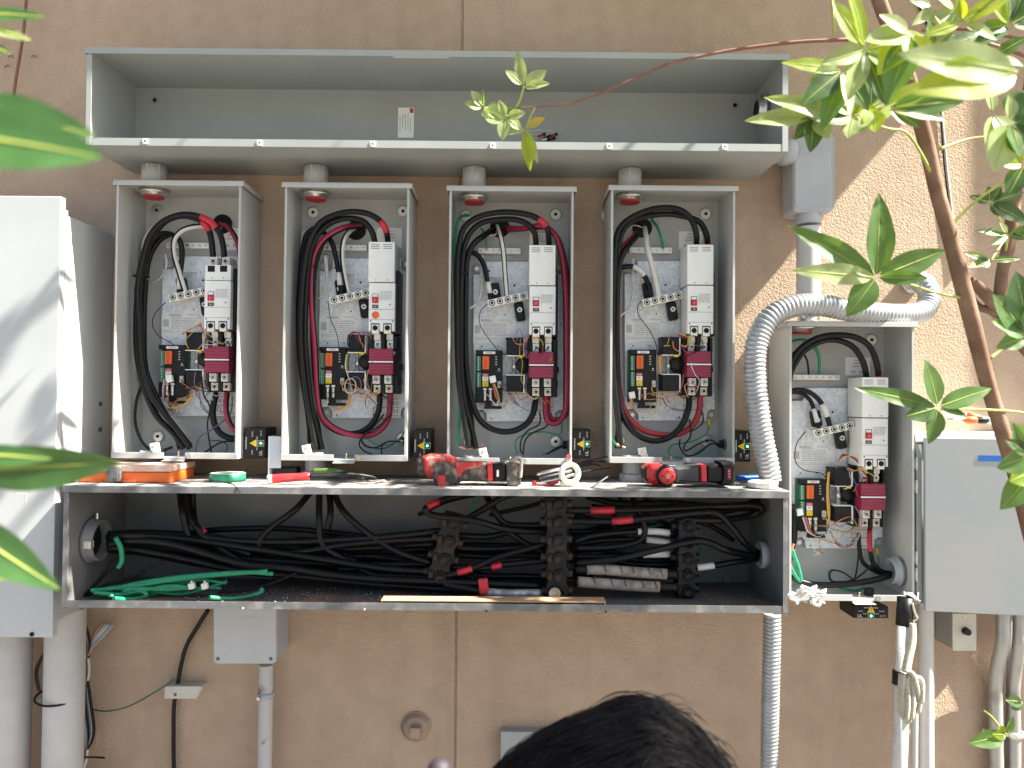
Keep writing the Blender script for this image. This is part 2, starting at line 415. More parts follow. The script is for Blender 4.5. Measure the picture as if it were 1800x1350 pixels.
def sheet_box(mb, x0, x1, z0, z1, d, m, t=.002, lid=.012, lip=.016, back=True, dlip=.014, mt=None, mbk=None, mflo=None, sides=True):
    """open-front sheet-metal box against the wall"""
    mt = mt or m; e_ = .004
    if back: mb.box((x0, -e_ - t, z0), (x1, -e_, z1), mbk or m)
    mb.box((x0, -d, z0), (x0 + t, -e_ - t, z1), m); mb.box((x1 - t, -d, z0), (x1, -e_ - t, z1), m)
    # folded front flanges of the sides
    mb.box((x0 + t, -d, z0 + .001), (x0 + .006, -d + t, z1 - .001), mt); mb.box((x1 - .006, -d, z0 + .001), (x1 - t, -d + t, z1 - .001), mt)
    mb.box((x0 + t, -d + t, z0), (x1 - t, -e_ - t, z0 + t), mflo or m)
# ------------------------------------------------------------------ upper trough
def cyl_hub(mb, c, axis, r, m=STEEL):
    mb.lathe(c, axis, [(r * .78, 0), (r, 0), (r, .008), (r * 1.12, .009), (r * 1.12, .016), (r * .9, .017), (r * .9, .03), (r * .72, .031), (r * .72, 0)], m)
def upper_trough():
    a = P(155, 86, .26); b = P(1384, 267, .26); x0, x1, z1, z0 = a.x, b.x, a.z, b.z; d = .26; t = .002
    T = thing('wireway', ((x0 + x1) / 2, 0, z0), 'long open blue-grey steel wireway above the four cabinets', 'wireway')
    m = MB(); sheet_box(m, x0, x1, z0, z1, d, TRU); m.build('trough_body', T)
    m = MB(); m.box((x0 - .008, -d - .006, z1), (x1 + .004, -.004, z1 + t), TRU); m.box((x0 - .008, -d - .006, z1 - .014), (x1 + .004, -d - .004, z1), TRU)
    m.box((x0 - .008, -d - .004, z1 - .013), (x0 - .006, -.004, z1), TRU); m.box((x1 + .002, -d - .004, z1 - .013), (x1 + .004, -.004, z1), TRU)
    m.build('top_cover', T)
    m = MB(); m.box((x0 + .008, -d - .002, z0), (x1 - .012, -d, z0 + .02), TRU); m.box((x0 - .001, -d - .003, z0), (x0 + .012, -d - .0005, z1 - .015), TRU); m.box((x1 - .014, -d - .003, z0), (x1 + .001, -d - .0005, z1 - .015), TRU)
    m.build('front_flange', T)
    for px, py in ((255, 248), (456, 251), (655, 253), (866, 256), (1071, 257), (1274, 258)):
        c = P(px, py, d + .004); m = MB(); m.box((c.x - .007, c.y, c.z - .007), (c.x + .007, c.y + .0019, c.z + .007), WHITE); m.cyl((c.x, c.y - .001, c.z), (0, -1, 0), .003, .001, INKG, seg=10)
        m.build('screw_clip', T)
    # paper label
    m = MB(); a = P(700, 189, .0075); b = P(727, 242, .0075); cx = (a.x + b.x) / 2; cz = (a.z + b.z) / 2; y = -.0075
    m.box((a.x, y, b.z), (b.x, y + .001, a.z), PAPER)
    m.box((b.x - .012, y - .0006, a.z - .016), (b.x - .002, y - .0001, a.z - .002), RSEAL)
    for k in range(5):
        m.quad((a.x + .006 + k * .008, y - .0005, cz - .005 + .01 * (k % 2)), .0012, .05 - .008 * (k % 3), INKG)
    m.text('Box', (cx - .002, y - .0006, cz + .02), .008, INK, rot=math.pi / 2)
    m.build('paper_label', T)
    m = MB(); c = P(740, 104, d * .9); m.box((c.x - .075, c.y - .012, z1 - .004), (c.x + .075, c.y, z1 - .0015), PAPERG); m.build('warning_strip', T)
    m = MB(); a = P(885, 218, .008); b = P(1015, 250, .008); m.box((a.x, -.0085, b.z), (b.x, -.0065, a.z), TRU)
    for k in range(3): m.quad((a.x + .1, -.009, b.z + .01 + .012 * k), .09, .0012, PAPERG)
    m.build('stamped_plate', T)
    for px, py in ((272, 176), (1292, 185)):
        c = P(px, py, .009); m = MB(); m.torus(c, (0, -1, 0), .0085, .002, TRU); m.cyl((c.x, c.y, c.z), (0, -1, 0), .006, .001, HOLE); m.build('mounting_dimple', T)
    # hub on the right end
    c = P(1338, 193, .1); c.x = x1 - t
    m = MB(); cyl_hub(m, c, (-1, 0, 0), .038); m.cyl((c.x - .029, c.y, c.z), (-1, 0, 0), .027, .001, HOLE); m.build('conduit_hub', T)
    c = P(1325, 247, .15); m = MB(); m.cyl((x1 - .05, -.12, z0 + t), (0, 0, 1), .006, .01, STEEL); m.build('ground_screw', T)
    # connectors lying in the trough
    m = MB()
    for px, py, q in ((945, 240, REDC), (955, 243, BLKP), (966, 240, REDC), (962, 247, BLKP), (952, 247, WSTR)):
        c = P(px, py, .03); m.tube([c, c + V(.016, 0, .006)], .0035, q, n=2); m.cyl(c + V(.016, 0, .006), (1, 0, .3), .0045, .008, BLKP)
    m.build('wire_ends', label='small red and black wire ends lying inside the upper wireway', cat='wires')
    return x0, x1, z0, z1
UX0, UX1, UZ0, UZ1 = upper_trough()
# ------------------------------------------------------------------ cabinets
CD = .172
CABS = []
spec = [((204, 318), (418, 807), 'first'), ((499, 322), (716.5, 810), 'second'), ((789.5, 328), (1006, 813), 'third'), ((1072.5, 327), (1293, 814), 'fourth'), ((1387.5, 565.5), (1608, 1063), 'fifth')]
W0, H0 = .3445, .752
O3 = None
for i, (a, b, nm) in enumerate(spec):
    A = P(*a, CD); B = P(*b, CD)
    cx = (A.x + B.x) / 2; ztop = A.z
    CABS.append((cx, ztop, B.z))
    print('cab', i, round(cx, 4), round(A.x, 4), round(B.x, 4), round(A.z, 4), round(B.z, 4), 'w', round(B.x - A.x, 4), 'h', round(A.z - B.z, 4))
HC = sum(z1 - z0 for _, z1, z0 in CABS) / 5
o3 = V(CABS[2][0], 0, CABS[2][1])
def Z3(zx, zy): return 770 + zx / 2.41, 280 + zy / 2.41
FIRSTS = [
 'first open cabinet from the left, breaker without cover and cables strapped along its left side',
 'second open cabinet from the left, with an orange dot on its breaker cover',
 'third open cabinet from the left, red and black cables hugging its right wall',
 'fourth open cabinet from the left, beside the flexible conduit, a white cable entering its back',
 'fifth open cabinet, set lower on the right beneath the flexible conduit']
TS = []
for i in range(5):
    cx, zt, zb = CABS[i]; zb = zt - HC
    T = thing('transfer_switch_cabinet', (cx, 0, zb), FIRSTS[i], 'electrical cabinet', 'open transfer switch cabinets on the wall'); TS.append(T)
    off = V(cx, 0, zt) - o3
    def L(zx, zy, d): return P(*Z3(zx, zy), d) + off         # layout measured in the third cabinet
    x0, x1 = cx - W0 / 2, cx + W0 / 2; t = .002
    m = MB(); sheet_box(m, x0, x1, zb, zt, CD, CAB, mt=CAB); m.build('enclosure', T)
    m = MB(); m.box((x0 - .008, -CD - .006, zt), (x1 + .008, -.004, zt + t), CAB); m.box((x0 - .008, -CD - .006, zt - .0125), (x1 + .008, -CD - .004, zt), CAB)
    for s_ in (x0 - .008, x1 + .006): m.box((s_, -CD - .004, zt - .0125), (s_ + .002, -.004, zt), CAB)
    m.build('drip_lid', T, bevel=.001)
    # lower lip with a dropped hasp notch
    m = MB(); xa = x0 + W0 * (.42 if i < 4 else .5); xb = xa + .058
    m.box((x0, -CD - .004, zb), (xa, -CD - .0022, zb + .017), CAB); m.box((xb, -CD - .004, zb), (x1, -CD - .0022, zb + .017), CAB)
    m.box((xa, -CD - .004, zb - .006), (xb, -CD - .0022, zb + .004), CAB); m.box((xa, -CD - .02, zb - .006), (xb, -CD - .004, zb - .004), CAB)
    m.build('bottom_lip', T, bevel=.0008)
    m = MB(); m.cyl((xb + .012, -CD - .0042, zb + .009), (0, -1, 0), .0065, .004, BRASS if i == 1 else STEEL, seg=14); m.build('screw', T)
    m = MB(); m.tube([V(xa + .03, -CD + .02, zb + .004), V(xa + .03, -CD + .02, zb + .018)], .002, BRASS); m.build('stud', T)
    # dimples
    for zx, zy in ((498, 235), (118, 240) if i < 3 else (82, 240), (498, 1195), (130, 1195)):
        c = L(zx, zy, .006); m = MB()
        m.lathe(c, (0, -1, 0), [(.021, 0), (.019, .003), (.013, .005), (.0125, .0055)], CAB); m.cyl(c + V(0, -.003, 0), (0, -1, 0), .0145, .003, WHITE if zy < 300 and i else STEEL); m.cyl(c + V(0, -.006, 0), (0, -1, 0), .0048, .0012, HOLE)
        m.build('mounting_dimple', T)
    # inner top ring with red seal, and steel ring
    hx = L(154, 100, .09).x
    m = MB(); m.lathe((hx, -.09, zt - .0005), (0, 0, -1), [(.036, 0), (.036, .006), (.041, .007), (.041, .012), (.036, .013), (.034, .02), (.028, .021)], STEEL); m.build('lock_ring', T)
    m = MB(); m.cyl((hx, -.09, zt - .0175), (0, 0, -1), .0285, .008, RSEAL, seg=24); m.build('red_seal', T)
    # knockout in back
    kx, ky = [(510, 275), (360, 300), (270, 290), (190, 290), (60, 290)][i]
    if i < 4:
        if i == 3: kc = P(1050 + 190 / 2.41, 280 + 290 / 2.41, .007)
        elif i == 2: kc = P(770 + 262 / 2.41, 280 + 290 / 2.41, .007)
        elif i == 1: kc = P(480 + 352 / 2.41, 280 + 300 / 2.41, .007)
        else: kc = P(180 + 508 / 2.41, 280 + 275 / 2.41, .007)
        m = MB(); m.cyl(kc, (0, -1, 0), .027, .0012, HOLE, seg=28); m.torus(kc, (0, -1, 0), .0275, .0025, BLKP); m.build('knockout', T)
    # ground bar
    a = L(170, 374, .03); b = L(350, 400, .03)
    if i == 4:
        a = P(1300 + 220 / 2.328, 520 + 322 / 2.328, .03); b = P(1300 + 410 / 2.328, 520 + 345 / 2.328, .03)
    G = MB(); G.box((a.x, -.03, b.z), (b.x, -.012, a.z), TIN, .001); G.build('ground_bar', T)
    gb = bpy.context.scene.objects  # noqa
    m = MB()
    for k in range(7):
        c = V(a.x + (b.x - a.x) * (k + .5) / 7, -.0302, (a.z + b.z) / 2); m.cyl(c, (0, -1, 0), .0042, .0022, STEEL, seg=12); m.box(c + V(-.0035, -.0025, -.0005), c + V(.0035, -.0021, .0005), INKG)
    m.build('bar_screws', T)
    # source label
    a = L(388, 312, .0075); b = L(470, 383, .0075)
    if i == 3: a = P(1050 + 345 / 2.41, 280 + 305 / 2.41, .0075); b = P(1050 + 445 / 2.41, 280 + 383 / 2.41, .0075)
    if i == 4: a = P(1300 + 433 / 2.328, 520 + 252 / 2.328, .0075); b = P(1300 + 535 / 2.328, 520 + 327 / 2.328, .0075)
    if i == 1: a = P(480 + 440 / 2.41, 280 + 290 / 2.41, .0075); b = P(480 + 545 / 2.41, 280 + 375 / 2.41, .0075)
    if i == 0: a = P(180 + 505 / 2.41, 280 + 290 / 2.41, .0075); b = P(180 + 590 / 2.41, 280 + 385 / 2.41, .0075)
    m = MB(); m.box((a.x, -.0078, b.z), (b.x, -.0066, a.z), PAPER); cc = (a + b) / 2; w_ = b.x - a.x; h_ = a.z - b.z
    m.text('UTILITY', (cc.x, -.0085, a.z - h_ * .16), .0065, INK); m.text('SOURCE', (cc.x, -.0085, a.z - h_ * .33), .0065, INK); m.text('CONNECTION', (cc.x, -.0085, a.z - h_ * .5), .0055, INK)
    m.text('N1   N2', (cc.x, -.0085, a.z - h_ * .8), .0125, INK); m.build('source_label', T)
    # galvanised mounting plate with cut corners
    def Lp(pts): return [L(x, y, .022) for x, y in pts]
    outl = Lp([(150, 487), (196, 487), (205, 477), (205, 433), (495, 433), (495, 475), (505, 487), (530, 487), (530, 1062), (512, 1062), (497, 1075), (495, 1110), (207, 1110), (203, 1075), (190, 1062), (150, 1062)])
    m = MB(); m.prism(outl, .012, .022, GAL, .0008, px=False)
    PL = m.build('mounting_plate', T)
    m = MB()
    for x, y in ((216, 473), (323, 535), (285, 657), (185, 792), (255, 792), (225, 1097), (380, 1095), (520, 700)):
        c = L(x, y, .0225); m.cyl(c, (0, -1, 0), .0032 if y < 600 else .0022, .0006, HOLE, seg=10)
    m.build('plate_holes', PL)
    for zx, zy in ((515, 460), (182, 1085), (516, 1085), (165, 465)):
        c = L(zx, zy, .007); m = MB(); m.lathe(c, (0, -1, 0), [(.016, 0), (.013, .006), (.006, .007)], CAB); m.cyl(c + V(0, -.006, 0), (0, -1, 0), .0065, .004, STEEL, seg=6, smooth=False); m.build('plate_bolt', T)
    # neutral bonding label
    a = L(215, 498, .0232); b = L(298, 542, .0232); m = MB(); m.box((a.x, -.0234, b.z), (b.x, -.0222, a.z), PAPERG); cc = (a + b) / 2
    m.text('NEUTRAL BONDING', (cc.x, -.0238, a.z - .004), .0052, INK, wid=(b.x - a.x) * .9)
    for k in range(3): m.text(('TO REMOVE BOND', 'LIFT THE STRAP', 'SEE MANUAL')[k], (cc.x, -.0238, a.z - .009 - .0042 * k), .0036, INK)
    m.build('bonding_label', T)
    # rating label
    a = L(150, 672, .0232); b = L(330, 782, .0232)
    if i in (0, 4): b = L(332, 772, .0232)
    m = MB(); m.box((a.x, -.0234, b.z), (b.x, -.0222, a.z), PAPER); W_ = b.x - a.x; H_ = a.z - b.z; y = -.0238
    m.text('GENERAC', (a.x + W_ * .31, y, a.z - H_ * .09), .0085, INK); m.quad((a.x + W_ * .34, y, a.z - H_ * .155), W_ * .28, .0008, INK)
    m.text('TRANSFER SWITCH', (a.x + W_ * .72, y, a.z - H_ * .08), .0042, INKG)
    m.text('UL', (a.x + W_ * .87, y, a.z - H_ * .17), .006, INKG)
    rnd = random.Random(40 + i)
    for r_ in range(6):
        zz = a.z - H_ * (.25 + .085 * r_)
        for c0, c1 in ((.23, .46), (.5, .78)):
            xx = a.x + W_ * c0
            while xx < a.x + W_ * c1:
                q = rnd.uniform(.003, .009); m.quad((xx + q / 2, y, zz), q, .0011, INKG); xx += q + .002
        m.quad((a.x + W_ * .46, y, zz + .0028), W_ * .5, .0003, INKG)
    for r_ in range(9): m.quad((a.x + W_ * .1, y, a.z - H_ * (.3 + .035 * r_)), .017, .0009, INK)
    for r_ in range(2):
        xx = a.x + W_ * .05
        while xx < a.x + W_ * .95:
            q = rnd.uniform(.002, .007); m.quad((xx + q / 2, y, a.z - H_ * (.77 + .06 * r_)), q, .001, INKG); xx += q + .0016
    m.quad((a.x + W_ * .6, y, a.z - H_ * .93), W_ * .5, .0007, PNK)
    m.build('rating_label', T)
    # neutral lug bar on black standoffs
    cN = L(295, 595, .075); rN = R(13)
    for q in ((243, 568, 1), (346, 632, -1)):
        c = L(q[0], q[1], .05); m = MB(); m.box((c.x - .014, -.05, c.z - .026 + .01 * q[2]), (c.x + .014, -.024, c.z + .026 + .006 * q[2]), BLKP, .006, rot=R(10)); m.cyl((c.x, -.05, c.z + .004 * q[2]), (0, -1, 0), .0075, .003, STEEL, seg=14); m.cyl((c.x, -.053, c.z + .004 * q[2]), (0, -1, 0), .003, .001, HOLE, seg=8); m.build('insulator', T)
    m = MB(); m.box((cN.x - .060, -.078, cN.z - .0105), (cN.x + .060, -.052, cN.z + .0115), TIN, .0015, rot=rN); NB = m.build('neutral_bar', T)
    for k in range(5):
        u = (k - 2) * .0232; c = cN + V(u * math.cos(rN), -.0032, u * math.sin(rN) + .0005); m = MB(); m.torus(c, (0, -1, 0), .0078, .0015, INKG, 18, 6); m.cyl(c, (0, -1, 0), .0065, .0006, TIN, seg=14); m.cyl(c + V(0, -.0007, 0), (0, -1, 0), .0046, .0006, HOLE, seg=6); m.build('lug_screw', NB)
    # breaker
    BF = .118
    def bx(mb, zx0, zy0, zx1, zy1, d0, d1, mm, bev=0):
        a = L(zx0, zy0, d1); b = L(zx1, zy1, d1); return mb.box((a.x, -d1, b.z), (b.x, -d0, a.z), mm, bev)
    BR = MB(); bx(BR, 388, 537, 497, 742, .03, BF, WHITE, .0015)
    BR.box(*(lambda a, b: ((a.x + .002, -BF + .02, b.z), (b.x + .008, -.024, a.z)))(L(388, 480, BF), L(497, 750, BF)), BLKP)
    BRo = BR.build('circuit_breaker', T)
    m = MB()
    if i == 0:
        bx(m, 388, 470, 497, 536, .03, BF - .003, WHITE, .0015)
        for zx in (415, 467): bx(m, zx - 16, 474, zx + 14, 500, BF - .006, BF - .0024, HOLE)
        mo = m.build('breaker_top', BRo)
        for zx in (418, 470):
            m = MB(); bx(m, zx - 17, 436, zx + 15, 472, .05, BF - .012, TIN, .0015); c = L(zx, 454, BF - .008); m.torus(c, (0, -1, 0), .0075, .0014, STEEL, 16, 6); m.cyl(c, (0, -1, 0), .004, .0015, HOLE, seg=6); m.build('lug', BRo)
    else:
        bx(m, 387, 363, 497, 533, .03, BF + .004, WHITE, .0012)
        for k in range(3):
            for zx in (415, 468): bx(m, zx - 18, 374 + 8 * k, zx + 18, 376.5 + 8 * k, BF, BF + .0046, INKG)
        m.build('terminal_cover', BRo)
    m = MB(); c = L(441, 642, BF + .0006)
    bx(m, 389, 649, 496, 651, BF - .01, BF + .0006, INKG); m.build('cover_seam', BRo); m = MB(); bx(m, 389, 692, 496, 694, BF - .01, BF + .0006, INKG)
    m.build('cover_seam', BRo); m = MB()
    for zx in (396, 490):
        q = L(zx, 699, BF + .0004); m = MB(); m.cyl(q, (0, -1, 0), .002, .0006, HOLE, seg=8); m.build('cover_screw', BRo)
    for zx in (418, 466):
        q = L(zx, 525, BF + .0044 if i else BF - .001); m = MB(); m.cyl(q, (0, -1, 0), .0015, .0006, INK, seg=8); m.build('cover_screw', BRo)
    m = MB()
    bx(m, 434, 572, 489, 642, BF, BF + .0005, PAPER)
    a = L(434, 572, BF + .001); b = L(489, 642, BF + .001)
    m.text('CIRCUIT BREAKER', ((a.x + b.x) / 2, a.y, a.z - .0025), .004, INK, wid=(b.x - a.x) * .9)
    for r_ in range(8):
        xx = a.x + .001
        while xx < b.x - .005:
            q = rnd.uniform(.0015, .005); m.quad((xx + q / 2, a.y, a.z - .006 - .0026 * r_), q, .0007, INKG); xx += q + .0012
    q = L(478, 630, BF + .001); m.cyl(q, (0, -1, 0), .0022, .0003, RSEAL, seg=10)
    m.build('rating_print', BRo); m = MB()
    bx(m, 402, 630, 428, 645, BF, BF + .0006, INK); q = L(415, 637.5, BF + .001); m.text('200A', q, .006, PAPER, wid=.009)
    m.build('ampere_plate', BRo)
    m = MB(); bx(m, 402, 583, 428, 622, BF, BF + .0008, HOLE); bx(m, 404, 585, 426, 597, BF, BF + .0012, WHITE); bx(m, 404, 599, 427, 622, BF, BF + .006, RTAPE, .001); q = L(415, 611, BF + .0066); m.text('I', q, .009, PAPER)
    m.build('switch_handle', BRo)
    if i == 1:
        m = MB(); q = P(480 + 434 / 2.41, 280 + 660 / 2.41, BF + .001); m.cyl(q, (0, -1, 0), .0105, .0008, ORNG, seg=24); m.build('orange_dot', BRo)
    # lower lugs and bus straps
    for zx in (415, 467):
        m = MB(); bx(m, zx - 18, 708, zx + 18, 742, BF - .01, BF + .0006, INKG); m.build('lug_recess', BRo)
        m = MB(); bx(m, zx - 15, 713, zx + 15, 752, .05, BF + .001, TIN, .0015); q = L(zx, 728, BF + .001); m.cyl(q, (0, -1, 0), .0075, .001, HOLE, seg=16); m.build('lug', BRo)
        m = MB(); bx(m, zx - 15, 752, zx + 15, 780, .05, .088, TIN, .002); bx(m, zx - 14, 780, zx + 14, 816, .05, .08, STEEL, .001); q = L(zx, 797, .081); m.cyl(q, (0, -1, 0), .0085, .004, STEEL, seg=18); m.cyl(q + V(0, -.004, 0), (0, -1, 0), .004, .001, INKG, seg=6); m.build('bus_strap', T)
    # contactor
    m = MB(); bx(m, 380, 758, 505, 1008, .024, .072, BLKP, .002); bx(m, 392, 930, 500, 970, .07, .08, BLKP, .001)
    bx(m, 434, 752, 448, 815, .07, .1, BLKP, .001); bx(m, 490, 765, 500, 815, .07, .095, BLKP, .001)
    for y0, y1, xx in ((822, 850, 507), (880, 905, 512), (940, 965, 507), (858, 872, 505)): bx(m, 495, y0, xx, y1, .024, .066, BLKP, .002)
    bx(m, 434, 928, 448, 1008, .07, .09, BLKP, .001)
    CT = m.build('contactor_base', T)
    m = MB(); bx(m, 387, 815, 489, 866, .07, .112, MAROON, .002); bx(m, 387, 878, 489, 926, .07, .112, MAROON, .002); bx(m, 389, 866, 487, 878, .07, .108, MAROON)
    MC = m.build('arc_cover', CT)
    m = MB(); bx(m, 386, 868, 489, 875, .108, .1126, PAPER); m.build('white_band', MC)
    m = MB()
    for ox in (402, 452):
        for oy in (832, 844, 888, 900):
            for k in range(3):
                q = L(ox + k * 12, oy, .1126)
                m.quad(q, .0036, .0009, PNK); m.cyl(q + V(0, .0004, -.0035), (0, -1, 0), .0011, .0005, HOLE, seg=6)
    m.build('vent_marks', MC)
    for zx in (415, 465):
        m = MB(); bx(m, zx - 16, 929, zx + 14, 964, .06, .1, TIN, .0015); q = L(zx, 946, .101); m.torus(q, (0, -1, 0), .0075, .0012, STEEL, 16, 6); m.cyl(q, (0, -1, 0), .004, .0012, INKG, seg=6); m.build('lug', CT)
        m = MB(); bx(m, zx - 15, 969, zx + 14, 1002, .045, .088, TIN, .0015); q = L(zx, 985, .0885); m.torus(q, (0, -1, 0), .0078, .0014, BRASS, 16, 6); m.cyl(q, (0, -1, 0), .0045, .0012, HOLE, seg=6); m.build('lug', CT)
    # solenoid motor
    m = MB(); bx(m, 290, 757, 362, 830, .024, .085, BLKP, .004); bx(m, 286, 755, 366, 762, .03, .08, BLKP, .001)
    SO = m.build('solenoid_coil', T)
    m = MB(); bx(m, 290, 917, 362, 985, .024, .085, BLKP, .004); bx(m, 286, 913, 330, 919, .03, .07, BLKP); m.build('solenoid_coil', T)
    m = MB(); q = L(322, 838, .06); q2 = L(322, 915, .06); h_ = q.z - q2.z
    m.lathe(q2, (0, 0, 1), [(.006, 0), (.006, h_ * .35), (.0075, h_ * .36), (.0075, h_ * .6), (.005, h_ * .62), (.005, h_)], STEEL, 14); m.build('plunger', SO)
    m = MB(); bx(m, 288, 830, 366, 834, .03, .086, WHITE); bx(m, 362, 760, 366, 831, .03, .088, WHITE); bx(m, 340, 830, 358, 840, .08, .09, YEL); m.build('solenoid_frame', SO)
    m = MB(); bx(m, 288, 912, 366, 916, .03, .086, WHITE); bx(m, 362, 915, 366, 990, .03, .088, WHITE); m.build('solenoid_frame', SO)
    m = MB(); q = L(358, 872, .04); m.lathe(q, (0, -1, 0), [(.02, 0), (.02, .03), (.016, .034), (0, .034)], BLKP, 20); bx(m, 345, 845, 385, 905, .024, .06, BLKP, .004); m.build('drive_cam', SO)
    # controller board
    m = MB(); bx(m, 160, 810, 272, 1032, .024, .04, PCB, .001); bx(m, 184, 812, 272, 972, .04, .058, BLKP, .0015); bx(m, 160, 808, 272, 828, .04, .06, BLKP, .001); bx(m, 160, 966, 272, 1030, .04, .06, BLKP, .002)
    bx(m, 200, 1030, 225, 1048, .04, .055, BLKP); bx(m, 195, 1045, 270, 1058, .04, .055, BLKP, .002)
    CT2 = m.build('controller', T)
    m = MB(); bx(m, 165, 834, 182, 897, .04, .056, TGRN, .001); bx(m, 165, 903, 182, 966, .04, .056, TGRN, .001)
    for k in range(7):
        for o_ in (834, 903):
            q = L(170, o_ + 5 + k * 8.7, .0565); m.cyl(q, (0, -1, 0), .0017, .0005, STEEL if i > 1 else OFFW, seg=8)
    m.build('terminal_strip', CT2)
    m = MB(); bx(m, 188, 834, 216, 890, .055, .064, ORNG, .001)
    for k in range(5): q = L(202, 842 + k * 10, .0645); m.quad(q, .009, .0012, RSEAL, rot=.3); m.quad(q + V(0, -.0002, -.002), .006, .0009, INKG, rot=-.4)
    m.build('relay_block', CT2)
    m = MB(); bx(m, 192, 814, 242, 825, .058, .0606, PAPER); q = L(217, 819.5, .061); m.text('GENERAC', q, .0062, RSEAL, wid=.02); m.build('brand_strip', CT2); m = MB()
    for k in range(4): q = L(246, 838 + 11 * k, .0586); m.quad(q, .006, .0013, PAPER); m.quad(q + V(.001, 0, .0022), .003, .0006, PAPER)
    q = L(258, 890, .0586); m.cyl(q, (0, -1, 0), .0021, .0012, PAPER, seg=8); q = L(258, 897, .0586); m.quad(q, .01, .0007, PAPER); m.build('indicator_marks', CT2); m = MB()
    bx(m, 188, 908, 213, 921, .058, .0592, PNK); bx(m, 188, 921, 213, 940, .058, .0592, PAPER); bx(m, 188, 941, 213, 963, .058, .0592, YEL)
    q = L(200, 914, .0595); m.text('DANGER', q, .004, PAPER, wid=.009); q = L(200, 930, .0595); m.quad(q, .008, .0008, INK); m.quad(q + V(0, 0, .002), .008, .0006, INK); q = L(200, 952, .0595); m.text('!', q, .007, INK); m.quad(q + V(0, 0, -.0035), .007, .0007, INK)
    m.build('warning_sticker', CT2)
    m = MB(); bx(m, 252, 940, 268, 968, .058, .066, OFFW, .001)
    for a_ in range(3):
        for b_ in range(5): q = L(255.5 + a_ * 4.5, 944 + b_ * 5, .0664); m.quad(q, .0011, .0013, INKG)
    m.build('connector', CT2)
    for zx in (198, 222):
        m = MB(); bx(m, zx - 7, 970, zx + 7, 978, .06, .066, TIN); q = L(zx, 1022, .064); q2 = L(zx, 980, .064); m.cyl(q, (0, 0, 1), .0045, q2.z - q.z, STEEL, seg=12); m.build('fuse', CT2)
    # load / emergency terminal label
    a = L(388, 1020, .0232); b = L(493, 1108, .0232); m = MB(); m.box((a.x, -.0234, b.z), (b.x, -.0222, a.z), PAPER); W_ = b.x - a.x; H_ = a.z - b.z; y = -.0238
    for k, s_ in enumerate(('STANDBY SOURCE', 'E1      E2', 'SUPPLY', 'T1      T2', 'LOAD CONNECTION')):
        m.text(s_, (a.x + W_ / 2, y, a.z - H_ * (.1 + .2 * k)), .0048 if k % 2 == 0 else .013, INK, wid=W_ * .86)
    m.quad((a.x + W_ * .5, y, a.z - H_ * .5), W_ * .96, .0005, INK)
    m.build('terminal_label', T)
    # alarm plug
    c = L(540, 1210, .09)
    if i < 4:
        c.x = x1 - .002; m = MB(); m.cyl(c, (-1, 0, 0), .012, .018, BLKP, seg=14); m.lathe(c, (-1, 0, 0), [(.016, 0), (.016, .004), (.012, .005)], INKG, 16)
    else:
        c = P(1528, 1040, .12); c.z = zb + .002; m = MB(); m.cyl(c, (0, 0, 1), .013, .02, BLKP, seg=14)
    m.build('cable_plug', T)
    # bottom hub
    if i < 4:
        c = V(L(160, 1240, .1).x, -.1, zb + .002)
        m = MB(); m.lathe(c, (0, 0, 1), [(.030, 0), (.036, 0), (.036, .01), (.032, .011), (.032, .016), (.028, .016), (.028, 0)], FLEX, 24); m.build('bottom_hub', T)
        m = MB(); bxx = c + V(.01 if i != 1 else -.03, -.036, .018); m.box(bxx, bxx + V(.022, .016, .02), TIN, .002, rot=R(12)); m.box(bxx + V(.008, -.002, -.012), bxx + V(.026, .012, .003), TIN, .002); m.cyl(bxx + V(.011, -.001, .01), (0, -1, 0), .004, .003, STEEL, seg=10); m.build('ground_clamp', T)
# third cabinet plus hub on side of fifth
c = P(1572, 1004, .1); c.x = CABS[4][0] + W0 / 2 - .002
m = MB(); m.lathe(c, (-1, 0, 0), [(.030, 0), (.037, 0), (.037, .009), (.043, .01), (.043, .016), (.036, .017), (.036, .028), (.03, .03), (.028, .0)], PVC, 28); m.cyl(c, (-1, 0, 0), .028, .002, HOLE); m.build('side_hub', TS[4])
# ------------------------------------------------------------------ nipples between the wireway and the cabinets
for i in range(4):
    cx, zt, zb = CABS[i]; hx = (P(*Z3(154, 100), .09) - o3).x + cx
    m = MB(); m.cyl((hx, -.09, zt + .003), (0, 0, 1), .0265, .03, STEEL); m.build
    T = thing('conduit_nipple', (hx, -.09, zt + .003), ('leftmost', 'second', 'third', 'rightmost')[i] + ' short grey coupling between the upper wireway and the %s cabinet' % ('first', 'second', 'third', 'fourth')[i], 'conduit coupling', 'couplings under the upper wireway')
    m = MB(); m.lathe((hx, -.09, zt + .0025), (0, 0, 1), [(.031, 0), (.031, .006), (.028, .008), (.028, .016)], STEEL); m.build('lock_nut', T)
    m = MB(); h_ = UZ0 - zt - .014; m.lathe((hx, -.09, zt + .012), (0, 0, 1), [(.031, 0), (.0335, .001), (.0335, h_), (.031, h_)], PVCL)
    for k in range(6):
        a_ = math.pi / 3 * k + .35; m.box(V(hx, -.09, zt + .013) + V(.032 * math.cos(a_) - .002, .032 * math.sin(a_) - .002, 0), V(hx, -.09, zt + .013) + V(.032 * math.cos(a_) + .002, .032 * math.sin(a_) + .002, h_ - .002), PVCL, .001)
    m.build('coupling', T)
